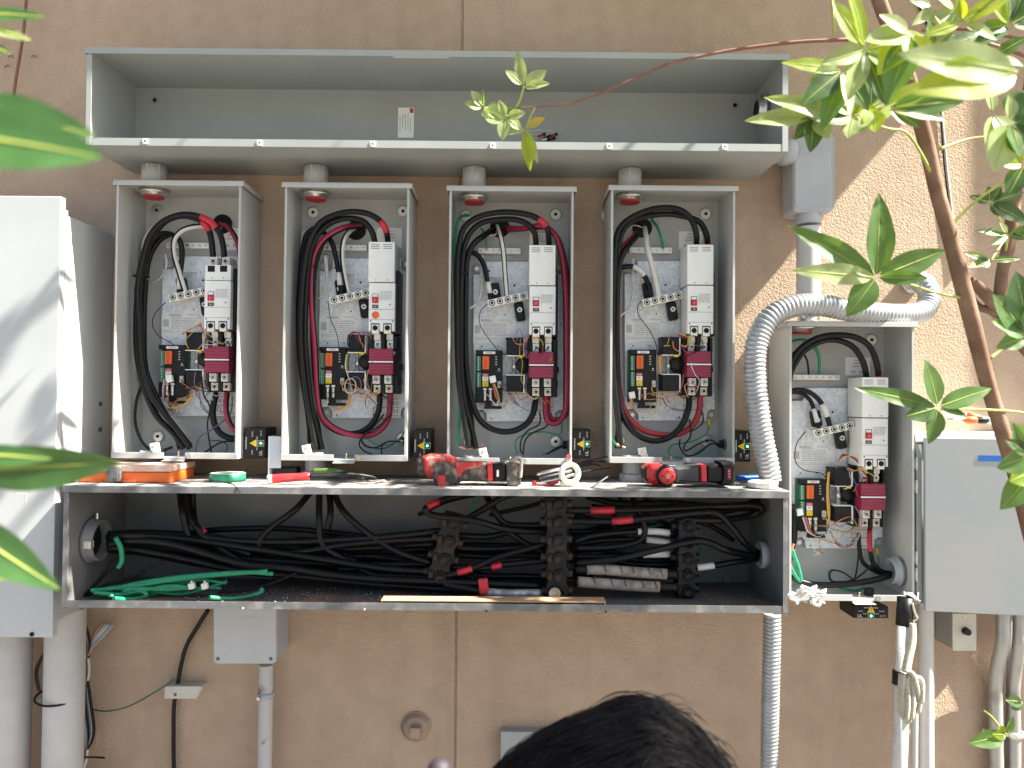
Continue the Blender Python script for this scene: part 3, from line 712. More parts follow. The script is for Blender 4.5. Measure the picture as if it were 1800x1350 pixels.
# ------------------------------------------------------------------ lower trough
a = P(114, 853, .314); b = P(1384, 1077, .314); LX0, LX1, LZ1, LZ0 = a.x, b.x, a.z, b.z; LD = .314
LT = thing('lower_wireway', ((LX0 + LX1) / 2, 0, LZ0), 'long open dark grey wireway full of black cables, tools lying on its dusty top', 'wireway')
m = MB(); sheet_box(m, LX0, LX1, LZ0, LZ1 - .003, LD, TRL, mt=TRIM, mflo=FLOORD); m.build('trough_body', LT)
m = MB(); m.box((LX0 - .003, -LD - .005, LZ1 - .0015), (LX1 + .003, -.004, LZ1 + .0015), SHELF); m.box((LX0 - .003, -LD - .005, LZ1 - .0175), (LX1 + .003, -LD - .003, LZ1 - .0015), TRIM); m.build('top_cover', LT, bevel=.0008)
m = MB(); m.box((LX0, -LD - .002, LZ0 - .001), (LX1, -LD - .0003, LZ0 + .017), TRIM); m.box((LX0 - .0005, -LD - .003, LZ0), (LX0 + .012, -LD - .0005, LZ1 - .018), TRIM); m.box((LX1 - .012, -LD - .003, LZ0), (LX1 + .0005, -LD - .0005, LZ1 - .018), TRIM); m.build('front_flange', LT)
for px, py in ((427, 1069), (641, 1071), (855, 1074), (1065, 1075)):
    c = P(px, py, LD + .002); m = MB(); m.cyl(c, (0, -1, 0), .0028, .0006, HOLE if px > 650 else OFFW, seg=10); m.build('flange_hole', LT)
c = P(205, 950, .19); c.x = LX0 + .002
m = MB(); m.lathe(c, (1, 0, 0), [(.05, 0), (.062, 0), (.062, .012), (.056, .014), (.056, .03), (.05, .032), (.048, 0)], TRL, 30); m.cyl(c, (1, 0, 0), .048, .002, HOLE)
m.cyl(c + V(.015, 0, .058), (0, 0, 1), .004, .016, STEEL, seg=10); m.box(c + V(.012, -.06, -.012), c + V(.03, -.04, .008), TIN, .002); m.build('end_hub', LT)
c = P(1325, 975, .16); c.x = LX1 - .002
m = MB(); m.lathe(c, (-1, 0, 0), [(.03, 0), (.037, 0), (.037, .02), (.031, .022), (.028, 0)], PVC, 26); m.cyl(c, (-1, 0, 0), .028, .002, HOLE); m.build('end_hub', LT)
for px, py in ((255, 1008), (1279, 1018)):
    c = P(px, py, .008); m = MB(); m.lathe(c, (0, -1, 0), [(.014, 0), (.012, .003), (.004, .004)], TRL); m.cyl(c + V(0, -.003, 0), (0, -1, 0), .006, .003, TRIM, seg=10); m.build('mounting_dimple', LT)
# debris
m = MB(); rnd = random.Random(3)
def crumb(c, s_):
    vs = [Vector(c) + V(rnd.uniform(-1, 1), rnd.uniform(-1, 1), rnd.uniform(-.2, .8)) * s_ for _ in range(4)]
    m.add(vs, [(0, 1, 2), (0, 3, 1), (1, 3, 2), (2, 3, 0)], DEB)
for k in range(1800):
    if rnd.random() < .5: x = rnd.gauss(-.55, .22)
    else: x = rnd.uniform(LX0 + .03, LX1 - .03)
    if not LX0 + .02 < x < LX1 - .02: continue
    crumb((x, -rnd.uniform(.1, LD - .01), LZ0 + .003), rnd.uniform(.0008, .0045))
for k in range(1100):
    crumb((rnd.uniform(LX0 + .03, LX1 - .03), -rnd.uniform(.05, LD), LZ1 + .0022), rnd.uniform(.0006, .0032))
m.build('grit', kind='stuff')
# cardboard strip
m = MB(); a = P(672, 1059, .29); b = P(1065, 1066, .31); m.box((a.x, -.312, LZ0 + .0205), (b.x, -.262, LZ0 + .0225), WOODC); m.box((a.x, -.31, LZ0 + .003), (a.x + .004, -.27, LZ0 + .0205), WOODC); m.box((b.x - .004, -.31, LZ0 + .003), (b.x, -.27, LZ0 + .0205), WOODC)
m.build('cardboard_strip', label='long strip of brown cardboard lying on the floor of the lower wireway', cat='cardboard')
# lower nipples
for i in range(4):
    cx, zt, zb = CABS[i]; zb = zt - HC; hx = (P(*Z3(160, 1240), .1) - o3).x + cx
    m = MB(); m.lathe((hx, -.1, LZ1 + .002), (0, 0, 1), [(.04, 0), (.04, .018), (.036, .02), (.03, .022), (.03, zb - LZ1 - .008), (.03, zb - LZ1 - .006)], PVC, 16, smooth=False)
    m.build('bottom_nipple', label='grey conduit fitting standing on the lower wireway under the %s cabinet' % ('first', 'second', 'third', 'fourth')[i], cat='conduit fitting', group='fittings under the cabinets')
#--PART2--
# ------------------------------------------------------------------ cables inside the cabinets
ORD = ['first', 'second', 'third', 'fourth', 'fifth']
def ZC(i):
    if i == 4: return lambda x, y: (1300 + x / 2.328, 520 + y / 2.328)
    bx_ = (180, 480, 770, 1050)[i]
    return lambda x, y: (bx_ + x / 2.41, 280 + y / 2.41)
def pts3(i, pts, d):
    z = ZC(i); n = len(pts); out = []
    for k, p in enumerate(pts):
        dd = p[2] if len(p) > 2 else (d if not isinstance(d, tuple) else d[0] + (d[1] - d[0]) * k / (n - 1))
        out.append(P(*z(p[0], p[1]), dd))
    return out
def cable(i, pts, r=.0082, d=.09, m=BLK, stripe=None, desc='black power cable', tapes=(), name='power_cable', group=None):
    q = pts3(i, pts, d); b = MB(); b.tube(q, r, m, seg=10, stripe=stripe)
    o = b.build(name, label=desc + ' inside the %s open cabinet' % ORD[i], cat='cable')
    sm_ = crom(q, 6)
    for t0, t1, tm in tapes:
        a_, b_ = int(t0 * (len(sm_) - 1)), max(int(t0 * (len(sm_) - 1)) + 1, int(t1 * (len(sm_) - 1)))
        w_ = MB(); w_.tube(sm_[a_:b_ + 1], r * 1.12, tm, seg=10, n=1); w_.build('tape_band', o)
    return o
def wire(i, pts, r=.0016, d=.09, m=BLK, nm='wire'):
    b = MB(); b.tube(pts3(i, pts, d), r, m, seg=6); return b.build(nm, TS[i])
BIGR = .0084
S_R = (REDST, (0, 1, 9)); S_RW = (REDST, (9, 0)); S_W = (WSTR, (0, 1, 2)); 
# cabinet 1
cable(0, [(470, 436, .09), (463, 350), (445, 290), (405, 255), (335, 240), (265, 265), (210, 335), (178, 430), (152, 550), (143, 700), (150, 850), (185, 990), (232, 1090), (300, 1160), (345, 1225, .1)], BIGR, .1, desc='inner black power cable bent over the top', tapes=[(.13, .2, RTAPE)])
cable(0, [(518, 436, .09), (512, 370), (495, 310), (455, 262), (395, 238), (330, 236), (262, 262), (205, 320), (172, 420), (148, 560), (155, 700), (166, 850), (200, 985), (255, 1070), (320, 1150), (372, 1225, .1)], BIGR, .112, desc='outer black power cable bent over the top', tapes=[(.16, .25, RTAPE)])
cable(0, [(354, 574, .07), (325, 480), (303, 400), (305, 340), (340, 300), (400, 283), (460, 285, .05), (500, 290, .006)], .0075, .07, stripe=S_W, desc='black power cable with a white stripe')
cable(0, [(326, 578, .06), (330, 480), (338, 400), (325, 340), (280, 315), (230, 325), (192, 380), (172, 480), (160, 600), (170, 760), (186, 900), (245, 1040), (300, 1130), (330, 1225)], .0078, .06, desc='black neutral cable wrapped in white tape', tapes=[(.03, .07, WTAPE)])
cable(0, [(280, 320, .04), (235, 350), (195, 430), (180, 560), (176, 720), (182, 880), (225, 1030), (290, 1110), (372, 1215)], .008, .045, desc='black feeder cable at the back')
cable(0, [(500, 272, .01), (535, 290, .05), (565, 335), (582, 400), (588, 520, .06), (590, 760), (590, 960), (575, 1060)], .0075, .06, stripe=S_R, desc='black and red striped cable')
cable(0, [(484, 990, .07), (468, 1060), (475, 1120), (505, 1165), (560, 1182), (598, 1150), (600, 1050)], .0088, .09, desc='thick black load cable')
cable(0, [(528, 990, .07), (524, 1060), (540, 1120), (570, 1150), (598, 1130)], .0078, .1, stripe=S_R, desc='red striped load cable')
cable(0, [(165, 960), (143, 1030), (140, 1120), (170, 1200), (225, 1238), (295, 1220)], .0042, .08, desc='thin black ground cable')
for o_ in range(4):
    wire(0, [(270, 258 + 3 * o_), (205, 290 + o_ * 2), (170 + 3 * o_, 350), (168 + o_ * 4, 420)], .002, .06, STRAND, 'bare_strand')
    wire(0, [(262 + 3 * o_, 395), (268 + 2 * o_, 450), (250 - 2 * o_, 500), (215, 515 + 2 * o_), (190, 500 + 3 * o_)], .002, .05, STRAND, 'bare_strand')
wire(0, [(300, 262), (360, 268), (430, 272)], .0022, .05, STRAND, 'bare_strand')
wire(0, [(268, 606), (225, 650), (212, 700), (235, 745), (275, 770), (315, 792)], .0012, .06)
for k, (mm, sh) in enumerate(((YELW, 0), (ORW, 6), (REDC, 12))):
    wire(0, [(340, 735 + sh / 2), (370, 725 - sh / 3), (420, 690 + sh)], .0013, .09, mm)
    wire(0, [(415 + sh / 2, 700), (430 + sh / 2, 740), (425, 780), (405, 805)], .0015, .1, [REDC, ORW, WCAB][k])
    wire(0, [(290, 1055 - sh / 3), (340, 1045 - sh / 3), (375, 1015 - sh), (382, 985)], .0016, .07, [YELW, YELW, ORW][k])
    wire(0, [(262 + sh / 3, 930), (255 + sh / 2, 980), (262, 1030), (285, 1055)], .0014, .08, [WCAB, ORW, PURW][k])
    wire(0, [(395, 985 + sh), (415, 1020), (440, 1060 + sh), (460, 1070)], .0013, .06, [PURW, WCAB, BLK][k])
wire(0, [(350, 970), (385, 968), (400, 985)], .003, .07, REDST)
wire(0, [(440, 735), (480, 765), (515, 785)], .0013, .1, YELW)
wire(0, [(420, 920), (430, 1000), (455, 1050), (445, 1130), (462, 1245)], .0022, .09)
wire(0, [(550, 1005), (540, 1080), (470, 1140), (410, 1180), (395, 1240)], .0022, .1, INKG)
wire(0, [(560, 1195), (500, 1200), (430, 1245)], .0025, .09)
wire(0, [(520, 1245), (530, 1215), (505, 1195), (460, 1190)], .0018, .08, GRND)
wire(0, [(395, 900), (390, 950), (410, 990), (420, 1050), (450, 1075)], .0014, .09, PURW)
# cabinet 2
cable(1, [(487, 352, .09), (478, 300), (450, 258), (400, 230), (330, 222), (255, 238), (195, 275), (155, 350), (135, 440), (122, 560), (115, 720), (125, 880), (145, 1030), (165, 1130), (180, 1230)], BIGR, .115, desc='outer black power cable bent over the top', tapes=[(.06, .14, RTAPE)])
cable(1, [(432, 352, .09), (418, 305), (385, 265), (330, 250), (260, 262), (205, 300), (165, 370), (148, 470), (138, 600), (135, 760), (145, 900), (162, 1040), (185, 1140), (208, 1230)], BIGR, .1, desc='inner black power cable bent over the top')
cable(1, [(372, 285, .008), (320, 285, .06), (265, 305), (210, 345), (175, 410), (163, 500), (165, 640), (178, 800), (185, 950), (200, 1070), (240, 1125), (310, 1160), (390, 1172), (450, 1150), (490, 1090), (497, 990, .07)], .0085, .085, stripe=S_R, desc='black cable with a broad red stripe')
cable(1, [(452, 995, .07), (448, 1060), (420, 1120), (370, 1155), (310, 1162), (250, 1140), (205, 1090), (188, 1000), (175, 860), (168, 700), (170, 520), (185, 420), (220, 340), (300, 290), (345, 290, .01)], .0085, .065, desc='black cable looping along the bottom')
cable(1, [(320, 576, .07), (300, 480), (292, 400), (300, 340), (325, 305, .04), (350, 290, .008)], .0072, .07, stripe=S_W, desc='black power cable with a white stripe')
cable(1, [(291, 580, .06), (278, 480), (265, 410), (245, 345), (200, 300), (160, 300), (130, 360), (115, 500), (108, 700), (118, 880), (145, 1060), (160, 1200)], .0075, .06, desc='black neutral cable wrapped in white tape', tapes=[(.06, .1, WTAPE)])
cable(1, [(165, 290, .03), (135, 380), (128, 520), (128, 700), (132, 860), (155, 1020), (190, 1130), (200, 1230)], .008, .045, desc='black feeder cable at the back')
cable(1, [(150, 1130), (150, 1190), (165, 1230)], .004, .09, desc='thin black ground cable')
for o_ in range(4):
    wire(1, [(165, 282 + 3 * o_), (130 - o_ * 2, 310), (118 + 3 * o_, 360), (124, 410)], .002, .05, STRAND, 'bare_strand')
    wire(1, [(215 + 4 * o_, 400), (222 + 3 * o_, 480), (225 - 2 * o_, 550), (200, 580 + 3 * o_), (175, 588 - 3 * o_)], .002, .05, STRAND, 'bare_strand')
wire(1, [(232, 600), (245, 680), (270, 740), (285, 820), (310, 880)], .0012, .07)
wire(1, [(318, 825), (312, 880), (330, 930), (338, 985)], .0022, .08, YELW)
wire(1, [(322, 825), (318, 880), (336, 930), (343, 985)], .0014, .083, BLK)
wire(1, [(312, 825), (306, 880), (324, 935), (334, 985)], .0014, .085, WCAB)
wire(1, [(330, 995), (322, 1030), (300, 1050), (262, 1062)], .0024, .08, ORW)
wire(1, [(335, 995), (328, 1038), (300, 1058), (258, 1066)], .0015, .082, YELW)
for c_, r_, mm in (((348, 955), 26, PURW), ((328, 960), 24, WCAB), ((345, 770), 30, BLK)):
    wire(1, [(c_[0] + r_ * math.cos(a), c_[1] + r_ * 1.3 * math.sin(a)) for a in [k * .7 for k in range(10)]], .0014, .09, mm)
wire(1, [(335, 990), (390, 995), (420, 1020), (440, 1040)], .002, .07, PURW)
wire(1, [(360, 740), (375, 780), (390, 800)], .0018, .09, ORW)
wire(1, [(325, 750), (345, 735), (400, 735), (420, 760)], .0018, .09, REDC)
wire(1, [(385, 930), (395, 970), (430, 1020), (442, 1035)], .0014, .09, WCAB)
wire(1, [(365, 1190), (400, 1185), (440, 1210), (500, 1205), (545, 1185)], .0022, .09, GRN)
wire(1, [(565, 1130), (540, 1180), (470, 1225), (400, 1215), (375, 1190)], .0022, .085, GRND)
wire(1, [(500, 1080), (450, 1130), (390, 1165), (365, 1205), (385, 1235), (420, 1250)], .0024, .1)
wire(1, [(470, 1080), (420, 1140), (375, 1180), (390, 1215), (440, 1220), (490, 1195), (560, 1200)], .0024, .11)
wire(1, [(460, 1250), (462, 1215), (480, 1198)], .0022, .1)
# cabinet 3
cable(2, [(470, 362, .09), (465, 300), (445, 268), (400, 240), (330, 226), (250, 226), (170, 245), (110, 290), (88, 370), (80, 480), (80, 640), (82, 800), (90, 950), (108, 1080), (130, 1225)], BIGR, .12, desc='outer black power cable bent over the top', tapes=[(.1, .18, RTAPE)])
cable(2, [(415, 362, .09), (408, 310), (375, 272), (320, 255), (250, 256), (180, 272), (130, 320), (106, 400), (98, 520), (96, 700), (98, 880), (112, 1030), (140, 1130), (160, 1225)], BIGR, .105, desc='inner black power cable bent over the top')
cable(2, [(240, 292, .01), (200, 320, .06), (150, 360), (122, 430), (118, 540), (116, 700), (120, 880), (140, 1010), (175, 1100), (235, 1145), (310, 1152), (375, 1120), (408, 1060), (414, 995, .07)], .0088, .085, desc='black cable looping along the bottom')
cable(2, [(290, 290, .01), (340, 295, .05), (400, 285, .09), (450, 285, .1), (495, 320), (520, 390), (535, 480), (543, 620), (545, 800), (545, 980), (540, 1060), (515, 1110), (480, 1118), (458, 1090), (455, 995, .07)], .0082, .09, stripe=S_R, desc='black cable with a dark red stripe')
cable(2, [(295, 300, .01), (400, 292, .05), (460, 290), (505, 330), (530, 400), (548, 500), (552, 640), (552, 820), (552, 1000), (542, 1080), (512, 1100), (485, 1100), (468, 1070), (466, 995, .06)], .007, .07, m=REDC, stripe=(BLK, (2, 3, 4, 5, 6, 7, 8)), desc='red and black cable')
cable(2, [(293, 592, .07), (285, 500), (278, 400), (268, 340), (255, 295, .04), (250, 285, .008)], .0075, .07, stripe=(WSTR, (9, 0)), desc='black power cable with a white stripe')
cable(2, [(226, 608, .06), (210, 520), (195, 450), (165, 405), (130, 400), (110, 450), (104, 600), (106, 800), (112, 960), (140, 1090), (150, 1225)], .0075, .06, desc='black neutral cable wrapped in white tape', tapes=[(.05, .1, WTAPE)])
cable(2, [(130, 237, .02), (90, 250), (72, 320), (70, 420), (76, 700), (92, 960), (92, 1080), (85, 1190), (92, 1218)], .0045, .09, m=GRN, desc='green insulated ground cable')
wire(2, [(90, 1218), (130, 1225), (180, 1215), (190, 1205)], .003, .1, COP)
wire(2, [(180, 290), (200, 320), (205, 380)], .003, .04, GRN)
wire(2, [(110, 312), (180, 322), (240, 320), (250, 300)], .0022, .05, STRAND, 'bare_strand')
for o_ in range(5): wire(2, [(178 + o_ * 3, 400), (180 + o_ * 3, 500), (178 + o_ * 2, 570), (160, 610 + o_ * 2), (130, 628 + o_ * 2)], .0019, .05, STRAND, 'bare_strand')
wire(2, [(210, 612), (180, 645), (178, 700), (215, 760), (255, 810), (300, 835)], .0013, .07)
wire(2, [(315, 755), (330, 780), (360, 782), (378, 765), (375, 745)], .0016, .095, ORW)
wire(2, [(395, 760), (415, 755), (440, 770), (445, 790)], .0016, .1, YELW)
wire(2, [(335, 770), (332, 735), (345, 720), (360, 755), (370, 820)], .0012, .1, PURW)
wire(2, [(365, 790), (370, 830), (410, 835), (440, 825), (445, 790)], .0015, .118, REDC)
for k, mm in enumerate((ORW, REDC, PURW, YELW)):
    wire(2, [(232 + 2 * k, 950), (238 + 4 * k, 980), (246 + 4 * k, 1010), (262, 1028 + k)], .0014, .08, mm)
    wire(2, [(300 + 5 * k, 990), (310 + 8 * k, 1020), (345 + 4 * k, 1045 + 3 * k), (390, 1070)], .0013, .07, [PURW, BLK, PURW, WCAB][k])
wire(2, [(310, 1025), (322, 1010), (325, 985)], .0015, .08, YELW)
wire(2, [(430, 1070), (430, 1120), (380, 1150), (352, 1190), (350, 1235), (365, 1250)], .0025, .1)
wire(2, [(465, 1080), (460, 1130), (400, 1160), (370, 1190), (360, 1245)], .0025, .09)
wire(2, [(525, 1120), (515, 1165), (450, 1155), (370, 1165), (328, 1195), (335, 1250)], .0024, .08, GRN)
wire(2, [(540, 1210), (500, 1225), (460, 1250)], .003, .1)
wire(2, [(535, 1215), (480, 1240), (440, 1250)], .002, .09, GRND)
# cabinet 4
cable(3, [(420, 362, .09), (418, 310), (395, 250), (350, 215), (290, 205), (220, 215), (140, 250), (90, 300), (75, 380), (68, 500), (65, 700), (68, 900), (82, 1050), (100, 1225)], BIGR, .12, desc='inner black power cable bent over the top')
cable(3, [(467, 362, .08), (462, 320), (435, 268), (380, 245), (300, 232), (215, 240), (150, 262), (105, 310), (88, 400), (82, 550), (80, 760), (84, 950), (92, 1080), (84, 1225)], BIGR, .1, desc='outer black power cable bent over the top', tapes=[(.0, .03, RTAPE)])
cable(3, [(180, 300, .008), (140, 340, .06), (100, 385), (86, 450), (84, 640), (84, 850), (95, 1000), (130, 1090), (190, 1145), (260, 1165), (340, 1165), (400, 1130), (430, 1070), (435, 995, .07)], .0088, .075, m=REDC, desc='red cable looping along the bottom')
cable(3, [(388, 995, .07), (385, 1060), (355, 1130), (300, 1180), (230, 1192), (160, 1160), (110, 1090), (92, 1000), (84, 860), (82, 640), (90, 470), (115, 390), (170, 320, .05), (185, 300, .01)], .0088, .1, desc='black cable looping along the bottom')
cable(3, [(262, 598, .07), (245, 510), (225, 430), (210, 370), (205, 320, .05), (200, 290, .008)], .0078, .075, m=WCAB, desc='white cable leaving the back')
cable(3, [(226, 608, .06), (215, 530), (190, 480), (150, 455), (105, 458), (70, 470, .05), (58, 560)], .0075, .06, desc='black neutral cable wrapped in white tape', tapes=[(.28, .5, WTAPE)])
cable(3, [(230, 255, .01), (255, 290, .04), (272, 340), (278, 376, .03)], .0042, .05, m=GRN, desc='green ground cable above the bar')
for o_ in range(4): wire(3, [(145 + o_ * 3, 415), (148 + o_ * 3, 500), (148 + o_ * 2, 580), (130, 630 + o_ * 2), (95, 665 + o_)], .0019, .05, STRAND, 'bare_strand')
wire(3, [(120, 290), (160, 280), (190, 290)], .0022, .04, STRAND, 'bare_strand')
wire(3, [(185, 600), (170, 630), (180, 670), (225, 730), (250, 790), (255, 830)], .0013, .07)
for k, mm in enumerate((YELW, ORW, BLK, REDC)):
    wire(3, [(300, 750 + 3 * k), (325, 738), (370, 745 + 4 * k), (385, 760), (378, 790 + 3 * k), (350, 785)], .0014, .1, mm)
wire(3, [(320, 770), (325, 800), (355, 820)], .0016, .1, ORW)
wire(3, [(390, 745), (420, 750), (445, 770), (440, 800), (410, 820), (370, 838)], .0014, .118, BLK)
wire(3, [(385, 748), (400, 770), (400, 790)], .0015, .1, YELW)
for k, mm in enumerate((ORW, YELW, PURW)):
    wire(3, [(268 - 3 * k, 1000), (266 - 3 * k, 1040), (250, 1070 + 2 * k), (225, 1085), (170, 1075), (150, 1050)], .0016, .075, [YELW, PURW, WCAB][k])
    wire(3, [(264 + 3 * k, 830), (262 + 3 * k, 870), (266 + 2 * k, 910)], .0018, .075, [ORW, YELW, ORW][k])
    wire(3, [(140 + 5 * k, 1010), (142 + 4 * k, 1040), (150, 1060)], .0016, .08, mm)
    wire(3, [(275, 1010 + 4 * k), (300, 1045 + 6 * k), (340, 1060 + 4 * k), (370, 1065)], .0013, .065, [PURW, PURW, WCAB][k])
wire(3, [(385, 1010), (370, 960), (400, 950), (425, 965)], .0016, .1, COP)
wire(3, [(350, 985), (362, 940), (365, 910)], .0013, .09, PNK)
wire(3, [(440, 1060), (448, 1110), (420, 1140), (390, 1155)], .0022, .08)
wire(3, [(390, 1100), (395, 1170), (370, 1210), (375, 1235), (440, 1200), (480, 1190), (520, 1212)], .0024, .1)
wire(3, [(350, 1185), (350, 1220), (380, 1255), (430, 1245), (480, 1205), (520, 1218)], .0024, .09)
wire(3, [(472, 1125), (460, 1165), (400, 1195), (320, 1210), (300, 1240), (330, 1262), (400, 1255), (460, 1215)], .0024, .08, GRN)
wire(3, [(474, 1100), (473, 1128)], .0045, .03, YEL)
wire(3, [(58, 1175), (75, 1200), (95, 1218)], .0045, .12, GRN)
wire(3, [(82, 1205), (100, 1215), (118, 1222)], .003, .125, COP)
# cabinet 5
cable(4, [(520, 338, .09), (505, 270), (465, 210), (400, 182), (330, 188), (265, 225), (225, 280), (205, 330, .13), (200, 400)], BIGR, .11, desc='inner black power cable bent over the top')
cable(4, [(570, 338, .09), (560, 270), (530, 205), (475, 170), (400, 160), (320, 172), (250, 215), (215, 265), (198, 300, .13)], BIGR, .12, desc='outer black power cable bent over the top', tapes=[(.0, .06, RTAPE)])
cable(4, [(372, 540, .07), (350, 470), (320, 420), (275, 390), (230, 385), (195, 400)], .0072, .07, desc='black neutral cable wrapped in white tape', tapes=[(.16, .32, WTAPE)])
cable(4, [(326, 548, .06), (308, 480), (290, 430), (255, 400), (215, 395), (190, 410)], .006, .06, desc='thinner black neutral cable wrapped in white tape', tapes=[(.1, .28, WTAPE)])
cable(4, [(325, 320, .03), (325, 250), (300, 200), (255, 180), (200, 192)], .0045, .05, m=GRN, desc='green ground cable above the bar')
cable(4, [(283, 322, .03), (275, 260), (245, 228), (200, 240)], .003, .05, desc='thin black ground cable')
cable(4, [(195, 1130, .1), (240, 1165), (320, 1182), (430, 1180), (540, 1165), (615, 1145, .1)], .0085, .11, desc='black feeder cable running across the bottom')
cable(4, [(218, 860, .1), (222, 920), (225, 980), (212, 1040), (200, 1100)], .0085, .06, desc='black feeder cable behind the controller')
cable(4, [(533, 950, .06), (533, 1020), (545, 1090), (580, 1125), (620, 1135)], .0062, .08, desc='black load cable with red tape', tapes=[(.05, .36, RTAPE)])
cable(4, [(488, 970, .06), (490, 1030), (505, 1090), (560, 1130), (620, 1145)], .006, .07, desc='black load cable')
cable(4, [(205, 1100, .12), (225, 1140), (250, 1165), (240, 1110), (222, 1060), (218, 1040)], .0055, .12, m=GRN, desc='green insulated ground cable')
wire(4, [(218, 1060), (217, 1035), (222, 1015)], .003, .12, COP)
wire(4, [(270, 555), (232, 610), (230, 680), (270, 715), (330, 725), (355, 745)], .0014, .06)
for k, mm in enumerate((YELW, ORW, REDC, BLK, PURW)):
    wire(4, [(395, 695 + 3 * k), (420, 665 - 4 * k), (460, 655 + 2 * k), (488, 680 + 2 * k), (480, 715), (440, 705 + 2 * k)], .0016, .095, mm)
    wire(4, [(362 + 2 * k, 720), (358 + 2 * k, 800), (360 + 3 * k, 880), (366, 930), (355, 975)], .0014, .095, [YELW, ORW, ORW, YELW, BLK][k])
    wire(4, [(258 + 4 * k, 905), (268 + 4 * k, 935), (280 + 4 * k, 965), (320, 985), (350, 972)], .0015, .09, [WCAB, PURW, REDC, ORW, BLK][k])
    wire(4, [(370, 960 + 2 * k), (395, 1000 + 5 * k), (430, 1025 + 2 * k), (470, 1005 + 3 * k), (500, 960)], .0013, .07, [PURW, WCAB, BLK, PURW, WCAB][k])
    wire(4, [(470, 860), (490, 890 + k), (500 - 2 * k, 930), (490, 965)], .0014, .1, [PURW, REDC, WCAB, PNK, PURW][k])
wire(4, [(500, 715), (520, 740), (515, 800), (490, 825), (475, 790)], .0022, .1, REDC)
wire(4, [(490, 700), (520, 720), (545, 735), (565, 760)], .0016, .1, YELW)
wire(4, [(545, 1060), (540, 1100), (470, 1160), (400, 1170), (370, 1160), (372, 1125), (420, 1130), (470, 1165)], .0024, .09)
wire(4, [(488, 1040), (480, 1120), (470, 1165)], .0024, .09)
wire(4, [(380, 1120), (368, 1150), (400, 1190), (470, 1205), (510, 1195)], .0035, .08, GRN)
wire(4, [(565, 1060), (570, 1090), (560, 1110)], .002, .05, GRN); wire(4, [(563, 1035), (564, 1060)], .0045, .04, YEL)
# small white connectors hanging from the controllers
for i, (zx, zy) in enumerate(((285, 930), (None, None), (232, 932), (146, 1000), (245, 885))):
    if zx is None: continue
    c = P(*ZC(i)(zx, zy), .075); m = MB(); m.box(c + V(-.009, -.006, -.01), c + V(.009, .006, .01), WHITE, .0015, rot=.2); m.build('white_connector', TS[i])
# fine wiring around the controllers, coil and lugs
for i in range(5):
    rnd = random.Random(500 + i); o_ = V(CABS[i][0], 0, CABS[i][1]) - o3
    def W(x, y, d): return P(*Z3(x, y), d) + o_
    cols = [YELW, ORW, WCAB, PURW, BLK, REDC, WSTR, INKG, BLK, YELW]
    ports = [(258, 955, .068), (200, 1000, .07), (245, 1000, .07), (300, 990, .06), (330, 985, .07), (320, 757, .088), (350, 760, .09), (365, 790, .09), (372, 870, .08), (370, 960, .08), (415, 800, .095), (467, 800, .095), (430, 1000, .08), (385, 1000, .07), (240, 1055, .06), (395, 1060, .05)]
    for k in range(15):
        a_, b_ = rnd.sample(ports, 2)
        if abs(a_[0] - b_[0]) + abs(a_[1] - b_[1]) > 230: b_ = (a_[0] + rnd.uniform(-60, 60), a_[1] + rnd.uniform(20, 80), a_[2])
        mid = [(a_[0] + (b_[0] - a_[0]) * t + rnd.uniform(-18, 18), a_[1] + (b_[1] - a_[1]) * t + rnd.uniform(-8, 30), max(a_[2], b_[2]) + rnd.uniform(.005, .022)) for t in (.25, .5, .75)]
        b = MB(); b.tube([W(*q) for q in [a_] + mid + [b_]], rnd.choice((.0009, .0011, .0013)), cols[k % 10], seg=6); b.build('wire', TS[i])
# cable straps
for i, (zx, zy, w_) in enumerate(((165, 495, .03), (150, 455, .03), (100, 485, .028), (75, 430, .012))):
    c = P(*ZC(i)(zx, zy), .1); m = MB(); m.lathe(c, (0, 0, 1), [(w_ * .72, -.002), (w_ * .75, -.002), (w_ * .75, .002), (w_ * .72, .002)], BLKP, 18); m.build('cable_strap', TS[i])
